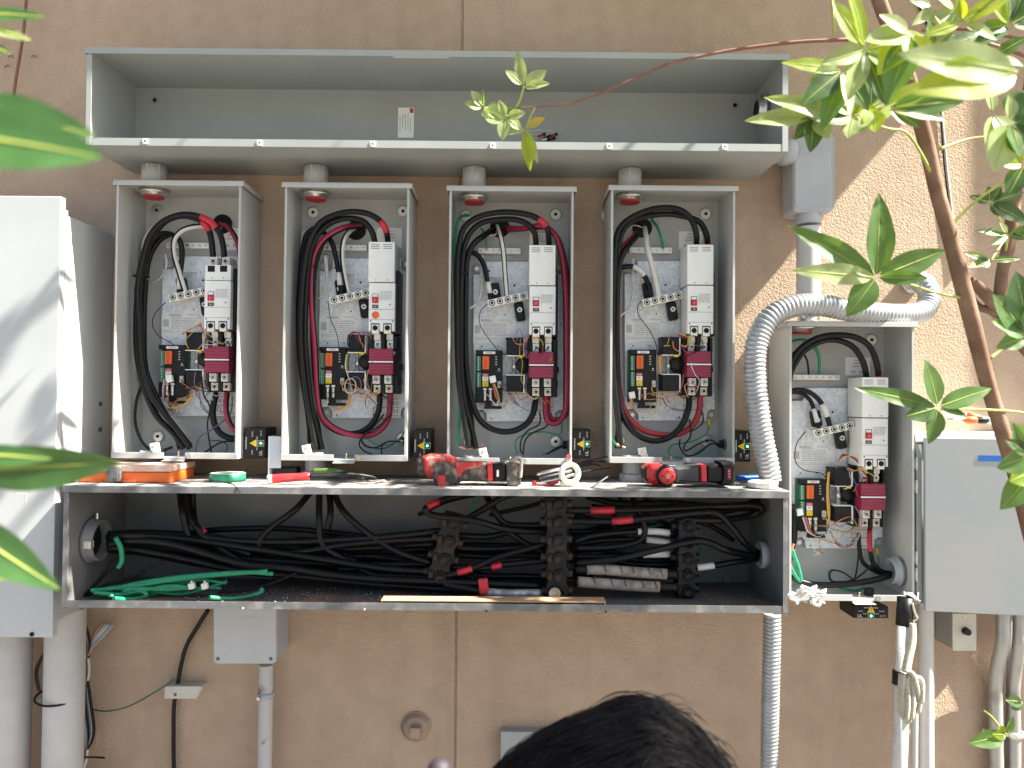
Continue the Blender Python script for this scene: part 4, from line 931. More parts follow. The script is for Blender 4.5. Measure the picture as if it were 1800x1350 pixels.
# ------------------------------------------------------------------ alarm modules
def module(i, x0, y0, x1, y1, d0, d1, desc, rot):
    a = P(x0, y0, d1); b = P(x1, y1, d1); cc = (a + b) / 2; w_, h_ = b.x - a.x, a.z - b.z
    T = thing('surge_module', (cc.x, -d0, b.z), desc, 'electrical module', 'small black modules with green lights beside the cabinets')
    m = MB(); m.box((a.x, -d1, b.z), (b.x, -d0, a.z), BLKP, .002)
    m.build('housing', T)
    y = -d1 - .0006; m = MB()
    def q(u, v): # u along reading direction, v across
        return V(cc.x - v * w_, y, cc.z + u * h_) if rot else V(cc.x + u * w_, y, cc.z + v * h_)
    S_ = h_ if rot else w_; A_ = math.pi / 2 if rot else 0
    c = q(0, .05 if rot else .25); s_ = .011
    tri = [c + V(*( (lambda x, z: (x * math.cos(A_) - z * math.sin(A_), 0, x * math.sin(A_) + z * math.cos(A_)))(x, z))) for x, z in ((-s_, -s_ * .75), (s_, -s_ * .75), (0, s_ * .95))]
    m.add(tri, [(0, 1, 2)], YEL); m.text('!', c + V(0, -.0004, 0), .013, INK, rot=A_)
    m.text('WARNING', q(0, .39), .006, PAPER, rot=A_, wid=S_ * .4)
    m.text('SURGE', q(-.3, .1), .0045, PAPER, rot=A_); m.text('DEVICE', q(.3, .1), .0045, PAPER, rot=A_)
    m.text('PROTECTED', q(0, -.12), .004, PAPER, rot=A_, wid=S_ * .45)
    m.text('UL', q(-.32, -.3), .012, PAPER, rot=A_); m.text('LED ON', q(.33, -.3), .0045, PAPER, rot=A_)
    c = q(0, -.3); m.quad(c, .017, .017, PAPER); m.quad(c + V(0, -.0003, 0), .0155, .0155, mat('led_window', (.01, .06, .02), .4)); m.build('printed_face', T)
    m = MB(); m.cyl(c + V(0, -.0004, 0), (0, -1, 0), .0028, .0012, LED, seg=12); m.build('status_light', T)
module(0, 429, 752, 466, 806, .03, .13, 'small black module with a green light between the first and second cabinets', 1)
module(1, 727, 755, 757, 812, .03, .13, 'small olive-black module with a green light between the second and third cabinets', 1)
module(2, 1007, 755, 1038, 806, .03, .13, 'small black module with a green light between the third and fourth cabinets', 1)
module(3, 1291, 757, 1319, 812, .03, .13, 'small black module with a green light right of the fourth cabinet near the flexible conduit', 1)
module(4, 1500, 1066, 1562, 1087, .06, .15, 'small black module mounted flat under the fifth cabinet', 0)
# white scrap hanging on the fifth cabinet's lip
m = MB(); rnd = random.Random(5); c = P(1415, 1044, CD + .005)
for k in range(26):
    a_ = c + V(rnd.uniform(-.045, .045), rnd.uniform(-.01, .012), rnd.uniform(-.02, .012))
    m.tube([a_, a_ + V(rnd.uniform(-.03, .03), rnd.uniform(-.01, .01), rnd.uniform(-.015, .015)), a_ + V(rnd.uniform(-.03, .03), 0, rnd.uniform(-.02, .01))], [.004, .005, .002], WTAPE, seg=5, n=3, flat=.35)
m.build('crumpled_tape', label="crumpled strip of white tape on the fifth cabinet's lower lip", cat='tape scrap')
# ------------------------------------------------------------------ lower wireway cables
def lc(pts, r=.0098, d=.16, m=BLK, tapes=(), lab='black power cable lying in the lower wireway', grp='black cables filling the lower wireway', seg=9):
    n = len(pts); q = [P(p[0], p[1], p[2] if len(p) > 2 else d) for p in pts]
    b = MB(); b.tube(q, r, m, seg=seg); o = b.build('power_cable', label=lab, cat='cable', group=grp); s_ = crom(q, 6)
    for t0, t1, tm in tapes:
        i0 = int(t0 * (len(s_) - 1)); i1 = max(i0 + 1, int(t1 * (len(s_) - 1)))
        w_ = MB(); w_.tube(s_[i0:i1 + 1], r * 1.1, tm, seg=9, n=1); w_.build('tape_band', o)
    return o
HB = (206, 950, .19)
lc([(190, 945, .19), (230, 941, .2), (330, 948), (450, 965), (560, 982), (680, 1000), (770, 1005)], .0105, .17, lab='first black cable from the top at the left end hub', grp=None)
lc([(190, 955, .18), (240, 956), (350, 972), (450, 983), (560, 990), (680, 993), (770, 990)], .0105, .14, lab='second black cable from the top at the left end hub', grp=None)
lc([(190, 962, .19), (240, 966), (330, 983), (420, 1003), (520, 1012), (640, 1025), (760, 1034), (860, 1040), (980, 1040)], .0105, .18, lab='long black cable sagging to the wireway floor as far as the middle splice block', grp=None)
lc([(190, 940, .17), (250, 937), (350, 942), (440, 955), (560, 965), (660, 962), (770, 955)], .0105, .12, lab='black cable leaving the top of the left end hub near the back', grp=None)
lc([(190, 950, .17), (260, 950), (360, 965), (470, 978), (600, 978), (700, 978), (780, 975)], .0105, .1, lab='thick black cable through the middle of the bundle near the back', grp=None)
lc([(190, 965, .17), (260, 972), (350, 990), (450, 1003), (580, 1008), (700, 1010), (770, 1014)], .0105, .12, lab='black cable low in the bundle behind the others', grp=None)
lc([(190, 957, .2), (240, 950), (310, 958), (420, 990), (500, 998), (620, 1015), (760, 1022), (960, 1030)], .0105, .2, lab='black cable crossing the front of the bundle down to the middle splice block', grp=None)
lc([(280, 945, .1), (340, 936), (400, 930), (500, 929), (600, 938), (700, 952), (790, 968)], .0085, .09, lab='black cable arching highest along the back of the lower wireway', grp=None)
lc([(300, 962, .08), (400, 968), (520, 958), (650, 950), (790, 958), (960, 960)], .009, .08, lab='black cable crossing behind the left splice block', grp=None)
lc([(500, 975, .07), (620, 985), (740, 972), (850, 968), (960, 968)], .009, .07, lab='lowest black cable at the back behind the left splice block', grp=None)
DN = ['black cable dropping under the first cabinet and running level to the left splice block', 'black cable with a red tape band, dropping from the first cabinet', 'black cable dropping under the first cabinet and ending behind the bundle', 'short black cable dropping at the left of those under the first cabinet',
      'black cable dropping under the second cabinet and doubling back to the left', 'black cable falling straight from under the second cabinet to the floor', 'black cable slanting right from under the second cabinet', 'short black cable hanging under the second cabinet',
      'black cable with a red taped end above the left splice block', 'black cable dropping under the third cabinet to the middle splice block', 'black cable slanting left from under the third cabinet behind the left splice block', 'black cable end slanting right into the middle splice block']
for (a_, lab) in (([(322, 862, .1), (322, 900, .12), (345, 925), (370, 944), (430, 951), (520, 952), (600, 948), (690, 942), (780, 932)], ''),
                  ([(327, 862, .12), (330, 905, .15), (360, 938), (400, 972), (450, 998), (520, 1008), (620, 1011), (700, 1012), (770, 1016)], 'r'),
                  ([(338, 862, .09), (340, 900, .1), (350, 935), (390, 955), (440, 975)], ''), ([(316, 862, .08), (320, 895), (328, 930), (335, 950)], ''),
                  ([(548, 862, .1), (520, 895), (480, 925), (457, 950), (460, 965), (490, 973), (540, 968), (600, 958), (690, 950), (790, 945)], ''),
                  ([(562, 862, .12), (561, 910, .16), (566, 955), (600, 980), (660, 1012), (730, 1028), (760, 1030)], ''),
                  ([(585, 862, .1), (605, 900), (650, 940), (700, 970), (760, 990)], ''), ([(578, 862, .08), (581, 900), (576, 930)], ''),
                  ([(840, 866, .1), (785, 877), (750, 892, .2), (760, 905, .2), (830, 914, .2), (890, 930, .18), (965, 936, .17)], 'tip'),
                  ([(850, 862, .1), (868, 895), (888, 920), (930, 924), (965, 922)], ''), ([(940, 862, .08), (890, 872), (850, 895), (800, 925), (770, 950)], ''),
                  ([(900, 935), (880, 920), (915, 950), (965, 975)], '')):
    tp = [(.22, .27, RTAPE)] if lab == 'r' else ([(.24, .34, RTAPE)] if lab == 'tip' else ())
    lc(a_, .0092, .16, tapes=tp, lab=DN.pop(0), grp=None)
# right-hand run
lc([(990, 896, .2), (1050, 897), (1150, 895), (1260, 890), (1322, 888), (1340, 895), (1320, 906, .17), (1270, 914), (1200, 913)], .0095, .19, tapes=[(.12, .18, RTAPE)], lab='upper long black cable with a red tape band right of the middle splice block', grp=None)
lc([(990, 915, .2), (1075, 916), (1150, 909), (1240, 900), (1265, 905), (1285, 925), (1310, 955), (1332, 972, .16)], .0095, .2, tapes=[(.15, .22, RTAPE)], lab='lower long black cable with a red tape band running to the right end hub', grp=None)
lc([(1030, 872, .1), (1090, 885), (1180, 884), (1290, 893), (1330, 892)], .009, .12, lab='uppermost black cable behind the two red banded ones', grp=None)
lc([(1010, 952, .17), (1040, 942), (1090, 936), (1150, 934), (1185, 938)], .0085, .17, tapes=[(.66, .92, WTAPE)], lab='black cable with a white taped end, uppermost at the right splice block', grp=None)
lc([(1010, 963, .18), (1080, 961), (1125, 950), (1133, 925), (1118, 890), (1110, 862, .1)], .0085, .18, lab='black cable curling upward under the fourth cabinet', grp=None)
lc([(1010, 958, .15), (1060, 950), (1120, 948), (1160, 951), (1185, 955)], .008, .15, tapes=[(.6, .92, WTAPE)], lab='black cable with a white taped end, second from the top at the right splice block', grp=None)
lc([(1010, 990, .2), (1080, 983), (1150, 967), (1210, 953), (1240, 952), (1280, 968), (1332, 978, .16)], .0095, .21, lab='black cable passing in front of the right splice block to the end hub', grp=None)
lc([(1010, 978, .16), (1070, 978), (1130, 975), (1185, 974)], .0085, .16, tapes=[(.72, .96, WTAPE)], lab='black cable with a white taped end, third from the top at the right splice block', grp=None)
lc([(1225, 998, .18), (1255, 994), (1290, 988), (1332, 982, .16)], .0085, .18, tapes=[(.0, .36, WTAPE)], lab='black cable with a white taped end right of the right splice block', grp=None)
BW = []
BW.append(lc([(1010, 1001, .2), (1060, 1001), (1120, 1006), (1190, 1010)], .0135, .2, tapes=[(.18, .9, BTAPE)], lab='upper thick cable wrapped in dirty beige tape', grp=None))
BW.append(lc([(1010, 1022, .21), (1060, 1026), (1120, 1030), (1190, 1033)], .0135, .21, tapes=[(.1, .86, BTAPE)], lab='lower thick cable wrapped in dirty beige tape', grp=None))
lc([(785, 1012, .2), (830, 999), (880, 978), (965, 955)], .0085, .2, tapes=[(.18, .36, RTAPE)], lab='black cable with a red band rising from the left to the middle splice block', grp=None)
lc([(790, 997, .17), (850, 998), (890, 992), (965, 985)], .0085, .19, tapes=[(.48, .66, RTAPE)], lab='black cable with a red band level between the two splice blocks', grp=None)
o = lc([(780, 1027, .2), (840, 1038, .22), (880, 1043, .23), (965, 1043, .22)], .011, .22, tapes=[(.46, .98, mat('silver_tape', (.22, .22, .22), .35, .3, col2=(.45, .45, .44), vscale=50))], lab='black cable wrapped in silver tape at the foot of the middle splice block', grp=None)
m = MB(); c = P(850, 1031, .235); m.box(c + V(-.013, -.006, -.022), c + V(.013, .01, .022), RTAPE, .005, rot=.1); m.build('tape_band', o)
for y0, y1, d_ in ((962, 964, .15), (975, 978, .12), (940, 930, .13), (1010, 1015, .13), (1020, 1026, .16)):
    lc([(800, y0, d_), (860, y0 + 3), (920, y1 - 2), (965, y1)], .0088, d_, lab='black cable running between the left and the middle splice block', grp='cables between the left and middle splice blocks')
for y0, y1, d_ in ((945, 950, .1), (968, 985, .1), (985, 992, .12), (935, 925, .09), (1005, 1000, .1)):
    lc([(1000, y0, d_), (1060, y0 - 2), (1120, y1), (1190, y1)], .0088, d_, lab='black cable running between the middle and the right splice block', grp='cables between the middle and right splice blocks')
lc([(1010, 905, .1), (1080, 925), (1060, 935), (1020, 945), (1000, 960)], .008, .1, lab='black cable looped back just right of the middle splice block', grp=None)
lc([(1232, 905, .1), (1262, 900), (1290, 895), (1330, 880), (1335, 870)], .009, .1, lab='short black cable rising at the upper right corner of the lower wireway', grp=None)
rnd = random.Random(77)
for k in range(10):
    xa = 240 + k * 55 + rnd.uniform(-20, 20); xb = xa + rnd.uniform(200, 380); ya = rnd.uniform(940, 1000); yb = ya + rnd.uniform(-30, 38)
    if xb > 1180: continue
    d_ = rnd.uniform(.05, .16)
    lc([(xa, ya, d_ - .03), (xa * .7 + xb * .3, ya + rnd.uniform(-8, 18), d_), (xa * .35 + xb * .65, yb + rnd.uniform(-14, 16), d_), (xb, yb, d_ - .02)], rnd.uniform(.0062, .0092), d_, lab='black cable in the tangle filling the left half of the lower wireway', grp='tangled cables in the lower wireway')
for pts_, r_ in (([(735, 905, .08), (790, 880), (850, 868)], .006), ([(860, 905, .06), (930, 890), (960, 880)], .006), ([(1040, 890, .1), (1120, 900), (1180, 925)], .007), ([(1130, 868, .08), (1150, 890), (1190, 905), (1250, 925), (1290, 950)], .007), ([(1020, 935, .06), (1055, 925), (1085, 900), (1090, 868)], .006)):
    lc(pts_, r_, pts_[0][2], lab='thinner black cable crossing the upper right part of the lower wireway', grp='thinner black cables crossing the lower wireway')
# spiral seams on the beige wraps
for (x0, y0, x1, y1, dd) in ((1052, 1000, 1176, 1009, .216), (1032, 1023, 1168, 1032, .226)):
    m = MB()
    for k in range(5):
        t = (k + .5) / 5 + .03 * (k % 2); x = x0 + (x1 - x0) * t; y = y0 + (y1 - y0) * t
        m.tube([P(x - 3, y - 10, dd - .012), P(x, y, dd + .0006), P(x + 4, y + 10, dd - .012)], .0011, INK, seg=5)
    m.build('tape_seam', BW.pop(0))
# splice blocks
def splice(cx0, cy0, cx1, cy1, w_, n, d, mm, desc):
    a = P(cx0, cy0, d); b = P(cx1, cy1, d); ax = (b - a).normalized(); L_ = (b - a).length; sd = V(-ax.z, 0, ax.x) * -1
    T = thing('splice_block', (b.x, -d + .03, b.z), desc, 'splice block', 'black insulated splice blocks in the lower wireway')
    def pt(u, s_): return a + ax * u + sd * s_
    hw = w_ / 2; m = MB(); o_ = []
    N = n * 4
    for k in range(N + 1): o_.append(pt(L_ * k / N, -hw - (.003 if (k % 4) in (1, 2) else -.002)))
    for k in range(N, -1, -1): o_.append(pt(L_ * k / N, hw + (.003 if (k % 4) in (1, 2) else -.002)))
    m.prism([V(q.x, 0, q.z) for q in o_], d - .045, d, mm, .004, px=False); m.build('block_body', T)
    for k in range(n):
        c = pt(L_ * (k + .5) / n, -hw * .22); c.y = -d
        m = MB(); m.lathe(c, (0, -1, 0), [(.0165, -.002), (.0165, .006), (.0145, .009), (.012, .0092), (.012, .0065), (0, .0065)], mm, 20); m.build('screw_plug', T)
        for s_ in (-1, 1):
            c = pt(L_ * (k + .5) / n, s_ * hw * .95); m = MB(); m.cyl(V(c.x, -d + .024, c.z), sd * s_, .0128, .016, mm, r2=.0115, seg=14); m.build('cable_port', T)
        c = pt(L_ * (k + .5) / n, hw * .72); m = MB(); m.box(V(c.x - .007, -d - .006, c.z - .011), V(c.x + .007, -d + .004, c.z + .011), mm, .003); m.build('side_rib', T)
    return T
splice(798, 905, 766, 1028, .056, 4, .2, GUNK, 'dirty black splice block leaning at the left of the three')
s2 = splice(978, 872, 980, 1058, .054, 6, .25, GUNK, 'tallest grimy black splice block, in the middle of the three')
splice(1208, 912, 1206, 1052, .048, 5, .2, BLKP, 'cleaner black splice block at the right of the three, white taped cables entering it')
c = P(975, 1043, .262); m = MB(); m.lathe(c, (0, -1, 0), [(.0155, 0), (.015, .004), (.011, .0045), (.011, .003), (0, .003)], BTAPE, 20); m.build('dusty_cap', s2)
# green wires and clamps on the trough floor
def gw(pts, r, m_, lab, d=.2, nm='ground_wire'):
    b = MB(); b.tube([P(p[0], p[1], p[2] if len(p) > 2 else d) for p in pts], r, m_, seg=8); return b.build(nm, label=lab, cat='wire', group='green ground wires in the lower wireway' if m_ is GRN else None)
for k, pt_ in enumerate(([(165, 1041, .26), (210, 1045), (248, 1038), (300, 1030), (335, 1034)], [(160, 1038, .25), (200, 1034), (260, 1022), (340, 1012), (430, 1006), (480, 1009)],
        [(200, 1052, .29), (235, 1053), (258, 1046), (240, 1036), (200, 1034), (165, 1038)], [(170, 1036, .2), (230, 1030), (300, 1020), (390, 1010), (470, 1004)],
        [(368, 1050, .28), (410, 1052), (440, 1047), (460, 1040), (458, 1034)], [(335, 1033, .24), (290, 1036), (240, 1034), (215, 1041)])):
    gw(pt_, .0058, GRN, 'bright green ground wire on the floor at the left end of the lower wireway', .24)
rnd = random.Random(64)
for k in range(7):
    x0 = rnd.uniform(160, 230); y0 = rnd.uniform(1034, 1054); x1 = rnd.uniform(250, 430)
    gw([(x0, y0, rnd.uniform(.18, .28)), (x0 + (x1 - x0) * .3, y0 - rnd.uniform(-6, 14)), (x0 + (x1 - x0) * .65, y0 - rnd.uniform(-4, 22)), (x1, y0 - rnd.uniform(0, 30))], rnd.uniform(.003, .0048), GRN, 'bright green ground wire on the floor at the left end of the lower wireway', .22)
b_ = gw([(203, 945, .22), (212, 962), (214, 985), (208, 998)], .007, GRN, 'short green wire hanging from the left end hub', .22); del b_['group']
m = MB(); m.tube([P(p[0], p[1], .1) for p in ((838, 870), (828, 900), (812, 930))], .0035, GRN); m.tube([P(p[0], p[1], .05) for p in ((1106, 900), (1107, 940), (1100, 965), (1070, 1005))], .0035, GRN); 
m = MB(); m.tube([P(*p, .1) for p in ((842, 866), (828, 900), (812, 930))], .0035, GRN); m.build('ground_wire', label='thin green wire slanting behind the left splice block', cat='wire')
m = MB(); m.tube([P(*p, .05) for p in ((1106, 890), (1107, 940), (1098, 970), (1060, 1015))], .003, GRN); m.build('ground_wire', label='thin green wire hanging behind the right hand cables', cat='wire')
m = MB(); m.tube([P(*p, .1) for p in ((1180, 918), (1130, 930), (1100, 945))], .003, GRN); m.build('ground_wire', label='thin green wire slanting up to the right splice block', cat='wire')
m = MB(); m.tube([P(*p, .1) for p in ((1230, 965), (1280, 964), (1325, 966))], .003, GRN); m.build('ground_wire', label='thin green wire entering the right end hub', cat='wire')
m = MB(); m.tube([P(*p, .1) for p in ((545, 976), (590, 968), (640, 960))], .003, GRN); m.build('ground_wire', label='thin green wire showing between the black cables', cat='wire')
for px, py in ((337, 1030), (360, 1030)):
    c = P(px, py, .26); m = MB(); m.box(c + V(-.008, -.006, -.008), c + V(.008, .008, .008), TIN, .002, rot=.2); m.cyl(c + V(0, 0, .008), (0, 0, 1), .004, .006, STEEL, seg=8)
    m.build('split_bolt', label='metal wire clamp joining green wires on the wireway floor', cat='clamp', group='wire clamps on the wireway floor')
for k, pt_ in enumerate(([(208, 985), (175, 1020), (150, 1045), (138, 1056)], [(195, 985), (180, 1010), (160, 1035), (145, 1052)], [(290, 985), (230, 1015), (180, 1030), (150, 1050)], [(385, 1040), (420, 1040), (470, 1028), (520, 1008)], [(335, 1035), (350, 1050), (385, 1052), (440, 1050)])):
    m = MB(); m.tube([P(*p, .22) for p in pt_], .004, BLK, seg=7); m.build('thin_cable', label='thin black cable at the left end of the lower wireway', cat='wire', group='thin black cables at the left end of the lower wireway')
# ------------------------------------------------------------------ conduit body, pipe and flexible conduit
T = thing('elbow_fitting', tuple(P(1431, 390, .02)), 'grey right-angle conduit body joined to the right end of the upper wireway', 'conduit body')
def rrect(x0, y0, x1, y1, r, n=5):
    o_ = []
    for cx_, cy_, a0 in ((x1 - r, y0 + r, -90), (x1 - r, y1 - r, 0), (x0 + r, y1 - r, 90), (x0 + r, y0 + r, 180)):
        for k in range(n + 1): a_ = R(a0 + 90 * k / n); o_.append((cx_ + r * math.cos(a_), cy_ + r * math.sin(a_)))
    return o_
m = MB(); m.prism(rrect(1395, 236, 1463, 372, 10)[:12] + [(1441, 378), (1402, 378)][0:0] + rrect(1395, 236, 1463, 372, 10)[12:], .03, .12, PVC, .008); m.build('body', T)
m = MB(); m.prism(rrect(1399, 234, 1467, 374, 13), .028, .05, PVC, .001); m.build('cover_flange', T)
c = P(1420, 386, .08)
m = MB(); c = P(1421, 368, .08); m.cyl(c, (0, 0, -1), .034, .045, PVC, r2=.037); m.build('bottom_hub', T)
c0 = V(UX1 + .001, -.1, P(1385, 268, .1).z)
m = MB(); m.lathe(c0, (1, 0, 0), [(.032, 0), (.032, .035), (.037, .036), (.037, .075), (.03, .078)], PVC, 24); m.build('side_nipple', T)
a = P(1421, 400, .08); b = P(1421, 548, .08); m = MB(); m.cyl(b, (0, 0, 1), .0335, a.z - b.z, PVCL, seg=28); PV = m.build('vertical_pipe', label='pale grey plastic pipe from the conduit body down to the fifth cabinet', cat='pipe')
m = MB(); zt5 = CABS[4][1]; m.lathe((b.x, b.y, zt5 + .0025), (0, 0, 1), [(.036, 0), (.036, .008), (.031, .01), (.031, .03), (.034, .031), (.034, b.z - zt5)], STEEL, 24); m.build('pipe_connector', PV)
m = MB(); fp = [(1598, 500, .0), (1612, 494, .03), (1627, 503, .06), (1634, 524, .08), (1622, 546, .1), (1590, 553, .13), (1540, 551, .16), (1490, 545, .18), (1440, 536, .19), (1395, 538, .2), (1355, 558, .205), (1332, 595, .205), (1326, 640, .205), (1330, 700, .205), (1338, 760, .205), (1348, 810, .205), (1354, 846, .205)]
m.tube([P(*p) for p in fp], .0285, FLEX, seg=20, rib=.0118); m.build('flexible_conduit', label='thick ribbed metal flexible conduit curling over the fifth cabinet down to the lower wireway', cat='flexible conduit')
m = MB(); m.tube([P(1357, 1079, .17), P(1357, 1120, .17), P(1355, 1200, .17), P(1353, 1300, .16), P(1352, 1500, .15), P(1352, 1580, .15)], .0225, FLEX, seg=18, rib=.0105); m.build('flexible_conduit', label='straight ribbed metal flexible conduit hanging below the right end of the lower wireway', cat='flexible conduit')
#--PART3--
# ------------------------------------------------------------------ big closed cabinet, left
def pbox(name, x0, y0, x1, y1, d0, d1, m_, parent=None, bev=0, **k):
    a = P(x0, y0, d1); b = P(x1, y1, d1); m = MB(); m.box((a.x, -d1, b.z), (b.x, -d0, a.z), m_, bev); return m.build(name, parent, **k)
T = thing('large_cabinet', tuple(P(0, 1100, .0)), 'large pale grey closed cabinet cut by the left edge, leaf shadows on its door', 'electrical cabinet')
a = P(114, 377, .25); b = P(105, 1092, .25); BX1 = a.x
m = MB(); m.box((a.x - .95, -.25, b.z), (a.x, -.003, a.z), BIG); m.build('body', T, bevel=.002)
a = P(112, 345, .275); b = P(103, 1121, .275); m = MB(); m.box((BX1 - .955, -.275, b.z), (BX1 + .004, -.2525, a.z), BIG, .002); m.build('door', T)
m = MB(); m.box((BX1 + .001, -.25, b.z + .05), (BX1 + .0025, -.24, a.z - .03), BIG); m.build('gasket_edge', T)
c = P(56, 1115, .276); m = MB(); m.cyl(c, (0, -1, 0), .006, .001, HOLE, seg=14); m.build('door_hole', T)
c = P(38, 875, .2752); m = MB(); m.quad(c + V(0, 0, .012), .026, .0025, PAPERG); m.quad(c + V(.013, -.0001, 0), .0025, .024, PAPERG); m.build('sticker_residue', T)
for py in (710, 755):
    c = P(190, py, .06); c.x = BX1 + .0005; m = MB(); m.cyl(c, (1, 0, 0), .007, .004, INKG, seg=12); m.build('side_plug', T)
for (x0, x1, tx) in ((-45, 40, 'left grey pipe under the large cabinet, cut by the left edge'), (71, 137, 'thick grey pipe under the large cabinet, a black tie round it')):
    a = P(x0, 1105, .16); b = P(x1, 1105, .16); m = MB(); r_ = (b.x - a.x) / 2; zt_ = P(100, 1092, .25).z
    m.cyl(((a.x + b.x) / 2, -.13, .0), (0, 0, 1), r_, zt_ + .001, PVCL, seg=36); m.build('large_pipe', label=tx, cat='pipe')
def gt(name, pts, r, m_, lab, cat='wire', d=.05, grp=None, **k):
    b = MB(); b.tube([P(p[0], p[1], p[2] if len(p) > 2 else d) for p in pts], r, m_, seg=8, **k); return b.build(name, label=lab, cat=cat, group=grp)
m = MB(); c = P(104, 1222, .13); m.torus((c.x, -.13, c.z), (.05, -.12, 1), .0585, .003, BLKP, 36); m.build('cable_tie', label='black cable tie around the thick grey pipe', cat='cable tie')
gt('cable_tie_tail', [(138, 1332, .08), (160, 1331), (184, 1332)], .0025, BLKP, 'end of a black cable tie sticking out by the wall', 'cable tie')
for k, (x, mm) in enumerate(((178, PNK), (183, OFFW), (187, OFFW), (191, PVC), (172, PNK))):
    gt('loose_wire', [(x + 8, 1098, .03), (x - 4, 1112, .04), (150 + k * 2, 1145, .05), (138 + 2 * k, 1170, .05)], .0035, [OFFW, WTAPE, PVC, PVC, COP][k], 'pale wire end fanning out of the wall beside the thick pipe', grp='pale wires fanning from the wall')
for k in range(6):
    gt('hanging_wire', [(144 + k, 1098, .06), (150 + k * 1.5, 1130), (156 + k * 1.2 - k * 2, 1180), (146 + k * 2.5, 1230), (152 + k * 2.5, 1290), (152 - k, 1330), (138, 1380)], .0048, [OFFW, INKG, BLK, INKG, PVC, BLK][k], 'grey wire in the bundle hanging right of the thick pipe', grp='wires bundled beside the thick pipe')
gt('taped_lead', [(139, 1100, .08), (150, 1112), (152, 1130)], .007, BLKP, 'black taped cable end beside the thick pipe', 'cable')
for k in range(3): gt('blue_loop', [(78 - k, 1150, .04), (66 - 2 * k, 1180), (70 - k, 1215)], .003, INKG, 'dark wire loop between the two pipes', grp='dark wire loops between the pipes')
gt('white_tag', [(46, 1236, .05), (60, 1232), (74, 1228)], .007, OFFW, 'white plastic tag between the two pipes', 'tag')
gt('green_wire', [(162, 1247, .01), (190, 1250), (230, 1240), (275, 1215), (298, 1200), (306, 1193)], .0022, GRND, 'thin dark green wire curving across the wall to the beige clamp')
m = MB(); gt('black_cable', [(366, 1072, .03), (348, 1100), (328, 1135), (318, 1170), (312, 1205), (306, 1240), (305, 1300), (306, 1400), (306, 1560)], .0062, BLK, 'black cable running down the wall through the beige clamp', 'cable', d=.018)
T = thing('cable_clamp', tuple(P(320, 1230, .01)), 'small beige plastic block clamping the black cable to the wall', 'cable clamp')
m = MB(); m.prism([(287, 1206), (350, 1206), (355, 1208), (345, 1229), (288, 1229)], .001, .04, BEIGE, .003); m.build('clamp_body', T)
m = MB(); c = P(308, 1221, .0402); m.cyl(c, (0, -1, 0), .0045, .0015, INKG, seg=12); m.build('clamp_screw', T)
# junction box
T = thing('junction_box', tuple(P(430, 1165, .0)), 'square grey junction box under the lower wireway with a stained pipe below it', 'junction box')
a = P(376, 1050, .12); b = P(484, 1166, .12); m = MB(); m.box((a.x + .006, -.12, b.z + .004), (b.x + .004, -.002, a.z), PVC, .006); m.build('box_body', T)
m = MB(); m.prism(rrect(375, 1040, 485, 1167, 7), .12, .128, mat('pvc_cover', (.46, .465, .475), .5, var=.05, vscale=12), .002); m.build('cover', T)
for px in (383, 476):
    c = P(px, 1158, .1285); m = MB(); m.cyl(c, (0, -1, 0), .0048, .0012, INKG, seg=12); m.build('cover_screw', T)
c = P(435, 1085, .1284); m = MB(); m.text('CANTEX', c, .008, PVC, wid=.055); m.build('moulded_name', T)
m = MB(); a = P(468, 1168, .05); STP = mat('stained_pipe', (.45, .44, .43), .6, col2=(.24, .17, .12), vscale=24, thr=(.6, .7), detail=8); m.cyl((a.x, -.05, 0), (0, 0, 1), .0205, a.z, STP, seg=24); pp = m.build('small_pipe', label='stained pale pipe running down from the junction box', cat='pipe')
m = MB(); c = P(465, 1221, .05); m.lathe((a.x, -.05, c.z), (0, 0, 1), [(.021, -.008), (.024, -.008), (.024, .008), (.021, .008)], PVC, 20); m.cyl((a.x - .012, -.074, c.z), (0, -1, 0), .005, .008, STEEL, seg=8); m.build('pipe_strap', pp)
# cleanout plug
WPNT = mat('painted_plug', (.33, .235, .17), .7, var=.12, vscale=30)
T = thing('wall_plug', tuple(P(732, 1300, .0)), 'round tan cleanout plug with a square boss on the wall left of the control joint', 'cleanout plug')
c = P(732, 1277, .002); m = MB(); m.lathe(c, (0, -1, 0), [(.040, 0), (.040, .004), (.034, .006), (.034, .014), (.031, .017), (.02, .017), (0, .016)], WPNT, 32); m.build('round_plate', T)
m = MB(); c = P(731, 1283, .02); m.box(c + V(-.015, -.022, -.016), c + V(.015, .004, .014), WPNT, .002); m.build('square_boss', T)
c = P(731, 1255, .002); m = MB(); m.torus(V(c.x, -.003, P(732, 1277, .002).z), (0, -1, 0), .0425, .0022, WPNT, 30); m.build('caulk_ring', T)
pbox('wall_plate', 880, 1286, 1000, 1420, .001, .03, TRU, label='small blue-grey metal plate on the wall, mostly hidden behind the head', cat='wall plate', bev=.002)
